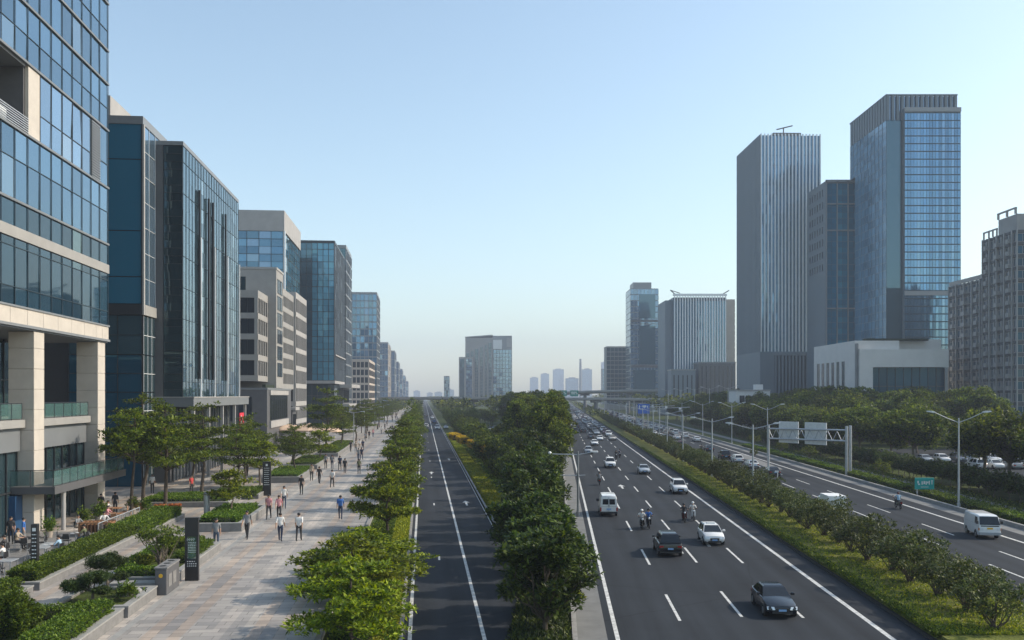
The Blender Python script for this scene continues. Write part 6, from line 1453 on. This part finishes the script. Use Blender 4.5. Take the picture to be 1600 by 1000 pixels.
for i,(a,y,d) in enumerate(TB):
    table(d,a,y,.9,1.0 if i!=3 else 2.4,mm_[i])
    for k,(dx,dy,rz) in enumerate(((-.75,0,PI/2),(.75,0,-PI/2),(0,-.9 if i!=3 else -1.6,PI))):
        chair(f'{("left","right","near")[k]} chair of the {d.split(" with ")[0]}'[:90],a+dx,y+dy,rz+rnd.uniform(-.3,.3),'wood' if i in (7,8) else 'black')
    if i in (0,3,5):
        c=MB(); c.disc((0,0,.762),(0,0,1),.13,.02,14); c.disc((.22,.3,.762),(0,0,1),.10,.02,12); tag(c.build('dish',M['sign_white'],None,False,L(a,y,PZ),.2),f'pair of white dishes on the {("table nearest the left edge","long terrace table","table at the hedge end")[(0,3,5).index(i)]}','dish')
# wooden booth, barriers, seated guests
t=thing('slatted_crate_stall','wooden slatted stand with slanted rails on the terrace','stand',L(-22.6,64.2,PZ),RZL); c=MB()
for i in range(9): c.box(-1.0+i*.25,-.93+i*.25,-.5,.5,.25,.95)
c.build('slat',M['wood'],t); c=MB(); c.box(-1.05,1.1,-.54,-.46,.9,1.0); c.box(-1.05,1.1,.46,.54,.9,1.0); c.build('rail',M['wood'],t)
for sx in (-1,1):
    for sy in (-1,1): c=MB(); c.box(sx*1.02-.04,sx*1.02+.04,sy*.5-.04,sy*.5+.04,0,.89); c.build('leg',M['wood'],t)
PM_=person('sit','white','grey','seated person in white behind the wooden slatted stand',L(-23.0,66.8,PZ),RZL+.6,1.05,'people around the cafe terrace'); chair('chair under the seated person in white',-23.0,66.95,.6)
person('sit','grey','tan','seated person in pale grey left of the wooden stand',L(-24.2,65.0,PZ),RZL+1.2,1.05,'people around the cafe terrace'); chair('chair under the seated person in pale grey',-24.2,65.1,1.2)
t=thing('steel_railing','galvanised steel railing between terrace and wide hedge','railing',L(-22.0,67.3,PZ),RZL); c=MB(); c.path([(0,-4.6,1.05),(0,4.6,1.05)],.03,6); c.path([(0,-4.6,.2),(0,4.6,.2)],.02,6); c.build('rail',M['steel'],t); 
for i in range(6): c=MB(); c.path([(0,-4.6+i*1.84,0),(0,-4.6+i*1.84,1.05)],.03,6); c.build('post',M['steel'],t)
c=MB()
for i in range(40): c.path([(0,-4.5+i*.23,.2),(0,-4.5+i*.23,1.04)],.010,4)
c.build('baluster',M['steel'],t)
def pot(label,a,y,leafm,h=.9,seed=1,flower=None):
    t=thing('potted_plant',label,'potted plant',L(a,y,PZ),0); c=MB(); c.path([(0,0,0),(0,0,.42)],[.2,.28],14); c.build('pot',M['red'] if flower=='pot' else M['tan'],t,True)
    rng=np.random.default_rng(seed); P=rng.normal(size=(140,3))*np.array([.2,.2,.2])+np.array([0,0,.42+h*.4]); N=rng.normal(size=(140,3)); N[:,2]=abs(N[:,2]); N/=np.linalg.norm(N,axis=1)[:,None]; V,Q=leaves(P,N,.24,rng,5,.3); mobj('foliage',npmesh('pot_foliage',V,Q,M[leafm]),t)
for i,(a,y,m,d) in enumerate(((-25.2,69,'leaf_mid','beside the canopy post'),(-24.9,71,'leaf_hedge','second past the canopy post'),(-25.4,73.2,'leaf_mid','third past the canopy post'),(-25.6,63.4,'leaf_hedge','at the foot of the beige column'),(-24.0,76.5,'leaf_mid','under the canopy end'),(-22.6,75.5,'leaf_hedge','before the small terrace tree'))): pot(f'leafy potted plant {d}',a,y,m,1.0,200+i)
for i,(a,y) in enumerate(((-22.0,77.5),(-20.9,78),(-24.2,78.6))): 
    t=thing('flower_box',f'{("middle","right","left")[i]} box of orange flowers by the first large plaza tree','flower box',L(a,y,PZ),RZL); c=MB(); c.box(-.5,.5,-.2,.2,0,.4); c.build('box',M['wood'],t); rng=np.random.default_rng(i); P=rng.uniform(-1,1,size=(120,3))*np.array([.48,.18,.08])+np.array([0,0,.48]); N=np.tile([0,0,1.],(120,1)); V,Q=leaves(P,N,.13,rng,4,.6); mobj('flowers',npmesh('flowers',V,Q,M['orange']),t)

for i,(a,y,rz,tp,bt,d) in enumerate(((-24.35,46.5,PI/2,'red','black','in red at the table nearest the left picture edge'),(-23.45,50.5,PI/2,'navy','denim','in navy behind the slim black post sign'),(-23.85,52.5,-PI/2,'white','black','in white by the shop windows'),(-21.85,55.5,-PI/2,'lightblue','grey','in pale blue at the long table'),(-25.55,58.5,PI/2,'tan','black','in tan in front of the beige column'),(-22.05,60.2,-PI/2,'olive','denim','in olive at the far end of the long hedge'),(-23.95,70.5,PI/2,'pink','navy','in pink beyond the canopy post'),(-26.35,50.2,PI/2,'white','denim','in white in the row against the shop glass'),(-25.15,55.6,-PI/2,'black','grey','in black between shop glass and long table'),(-21.65,45.2,-PI/2,'grey','black','in grey behind the hedge at the left edge'),(-25.15,74,PI/2,'white','black','in white beneath the small terrace tree'))):
    person('sit',tp,bt,'seated cafe guest '+d,L(a,y,PZ),RZL+rz,1.04,'people around the cafe terrace')
# ------------------------------------------------------------------ motorway furniture
def lamp(label,loc,rz,h,arm,group,both=True,rise=.9):
    t=thing('street_lamp',label,'street lamp',loc,rz,group); c=MB(); c.path([(0,0,0),(0,0,h)],[.115,.065],10); c.build('pole',M['steel'],t,True); c=MB(); c.path([(0,0,0),(0,0,.5)],.17,10); c.build('base',M['steel'],t,True)
    for s in ((-1,1) if both else (-1,)):
        c=MB(); c.path([(0,0,h-.45),(s*arm*.5,0,h-.45+rise*.45),(s*arm,0,h-.45+rise)],.04,6); c.build('arm',M['steel'],t,True)
        c=MB(); c.loft([[(s*arm*.98,-.07,h-.5+rise),(s*arm*.98,.07,h-.5+rise),(s*arm*.98,.07,h-.38+rise),(s*arm*.98,-.07,h-.38+rise)],[(s*arm*1.12,-.16,h-.48+rise),(s*arm*1.12,.16,h-.48+rise),(s*arm*1.12,.14,h-.30+rise),(s*arm*1.12,-.14,h-.30+rise)],[(s*arm*1.33,-.10,h-.40+rise),(s*arm*1.33,.10,h-.40+rise),(s*arm*1.33,.08,h-.30+rise),(s*arm*1.33,-.08,h-.30+rise)]],0,True,True); c.build('lamp_head',M['steel'],t)
    return t
for i,y in enumerate((95.5,121,149.5,171,196,221,248,276,305,336,370,406,444,484)):
    lamp(f'{ordn(i)} nearest twin armed street lamp on the motorway median',RR(20.0 if i else 20.0,y,.2),RZR,7.8,2.1,'street lamps on the motorway median',rise=.55)
for i,y in enumerate((90,168,208,250,292,336,382,430,478)):
    lamp(f'{ordn(i)} nearest tall twin armed street lamp on the right motorway verge',RR(38.8 if i!=1 else 37.8,y,.02),RZR,8.8,2.3,'street lamps on the right motorway verge',rise=1.0)
for i,y in enumerate((285,320,355,395,440)): lamp(f'{ordn(i)} nearest tall street lamp among the trees of the wood',RR(52,y,0),RZR,13.5,2.4,'street lamps among the wood',rise=.9)
for i,y in enumerate((150,190,232,276,322,370)): lamp(f'{ordn(i)} nearest slim lamp in the dark belt beside the motorway pavement',RR(1.2,y,.05),RZR,8.5,1.6,'lamps beside the dark belt',rise=.3)
# lamp with two crossbars on the pavement
t=thing('crossbar_lamp','grey lamp post with two crossbars on the pavement beside the dark trees','street lamp',RR(1.75,84,.05),RZR); c=MB(); c.path([(0,0,0),(0,0,5.9)],[.12,.08],10); c.build('pole',M['greym'],t,True)
c=MB(); c.path([(-2.55,0,5.65),(0,0,5.6),(1.4,0,5.85)],.05,6); c.build('crossbar',M['steel'],t); c=MB(); c.path([(-2.2,0,3.72),(0,0,3.72),(.65,0,3.74)],.04,6); c.build('crossbar',M['steel'],t)
c=MB(); c.path([(-2.55,0,5.65),(-2.55,0,4.0)],.035,6); c.build('drop_bar',M['steel'],t); c=MB(); c.ball((-2.55,0,5.75),.16,.16,.14,8,5); c.build('lamp_head',M['sign_back'],t,True); c=MB(); c.bbox(1.1,1.8,-.12,.12,5.82,5.95,.03); c.build('lamp_head',M['sign_back'],t); c=MB(); c.path([(0,0,0),(0,0,.45)],.2,10); c.build('base',M['greym'],t)
# gantry seen from the back
gl=RR(31.75,140.5,.16); gr=RR(39.4,127,.02); 
t=thing('sign_gantry','steel motorway sign gantry seen from behind with two ribbed grey boards','gantry',(0,0,0)); ga=Vector((gl.x,gl.y,0)); gb=Vector((gr.x,gr.y,0)); gd=(gb-ga); gn=Vector((gd.y,-gd.x,0)).normalized()
for base,h in ((gl,6.6),(gr,6.8),(gr+gd.normalized()*1.4+Vector((0,1.6,0)),6.9)): c=MB(); c.path([base,Vector((base.x,base.y,h))],.20,12); c.build('post',M['steel'],t,True); 
for z in (4.72,6.2): c=MB(); c.path([ga+Vector((0,0,z-.2)),gb+Vector((0,0,z+.05))],.12,8); c.build('beam',M['steel'],t,True)
c=MB(); k=18
for i in range(k): 
    p=ga+gd*(i/k); q=ga+gd*((i+1)/k); c.path([p+Vector((0,0,4.6 if i%2 else 6.05)),q+Vector((0,0,6.1 if i%2 else 4.7))],.045,5)
c.build('lattice',M['steel'],t)
for f0,f1 in ((.125,.385),(.47,.74)):
    b_=MB(); p=ga+gd*f0+gn*-.35; q=ga+gd*f1+gn*-.35
    th=gn*.05
    b_.loft([[p-th+Vector((0,0,z)),q-th+Vector((0,0,z)),q+th+Vector((0,0,z)),p+th+Vector((0,0,z))] for z in (4.0,7.15)],0,True,True); bo=b_.build('sign_board',M['sign_back'],t); c=MB()
    for i in range(7): 
        w_=p.lerp(q,(i+.5)/7)+gn*.06; c.path([w_+Vector((0,0,4.05)),w_+Vector((0,0,7.1))],.035,4)
    c.build('rib',M['sign_back'],bo)
# direction signs
def board(name,label,loc,rz,w,h,z,m,posts,marks,cat='sign'):
    t=thing(name,label,cat,loc,rz); c=MB(); c.bbox(-w/2,w/2,-.05,.05,z,z+h,.03); b=c.build('board',M[m],t)
    c=MB(); 
    for (x0,x1,z0,z1) in marks: c.box(x0*w,x1*w,-.062,-.054,z+z0*h,z+z1*h)
    c.build('marking',M['sign_white'],b)
    for x in posts: c=MB(); c.path([(x*w,.1,0),(x*w,.1,z+h*.9)],.09 if w<4 else .16,8); c.build('post',M['steel'],t)
board('direction_sign','blue direction sign with white marks standing before the dark wood',RR(24.0,262,.0),RZR,3.3,2.7,5.9,'sign_blue',(0,),[(-.40,-.33,.50,.86),(-.46,-.27,.50,.56),(-.10,.22,.66,.86),(.0,.12,.56,.64),(.3,.36,.6,.82)])
board('direction_sign','small teal sign with white lettering and an arrow on the right verge hedge',RR(40.0,101.5,.0),RZR+.1,2.15,1.25,.75,'sign_teal',(-.35,.35),[(-.38,-.30,.52,.74),(-.34,-.24,.38,.5),(-.16,-.1,.40,.70),(-.06,.02,.46,.72),(.05,.11,.40,.70),(.13,.2,.52,.68),(.22,.27,.40,.74),(.36,.40,.42,.78),(.33,.43,.70,.76),(-.2,.2,.18,.22)])
for px_,w_,lab in ((879.5,12,'left green overhead sign on the flyover parapet'),(897.5,11,'right green overhead sign on the flyover parapet')):
    board('overhead_sign',lab,((px_-800)/F_PX*505,505.6,9.6),0,4.4,3.2,1.0,'sign_green',(-.3,.3),[(-.4,.3,.62,.76),(-.4,.1,.36,.48),(.2,.4,.36,.48)])
# small poles in the far motorway, cabinet on the outbound edge
t=thing('marker_post','short white marker post beside the dark saloon','post',RR(27.6,117,.01),RZR); c=MB(); c.path([(0,0,0),(0,0,1.5)],.05,8); c.build('shaft',M['sign_white'],t); c=MB(); c.bbox(-.35,.1,-.04,.04,1.3,1.5,.01); c.build('plate',M['sign_back'],t)
for i,y in enumerate((232,262,300,345)):
    t=thing('camera_pole',f'{ordn(i)} nearest gantry arm pole over the outbound carriageway','pole',RR(25.2,y,.2),RZR,'arm poles on the median'); c=MB(); c.path([(0,0,0),(0,0,8)],.13,8); c.build('pole',M['steel'],t); c=MB(); c.path([(0,0,7.6),(7.5,0,7.9)],.08,6); c.build('arm',M['steel'],t); c=MB(); c.bbox(4.8,5.4,-.25,.1,7.3,7.7,.03); c.build('camera_box',M['white'],t)
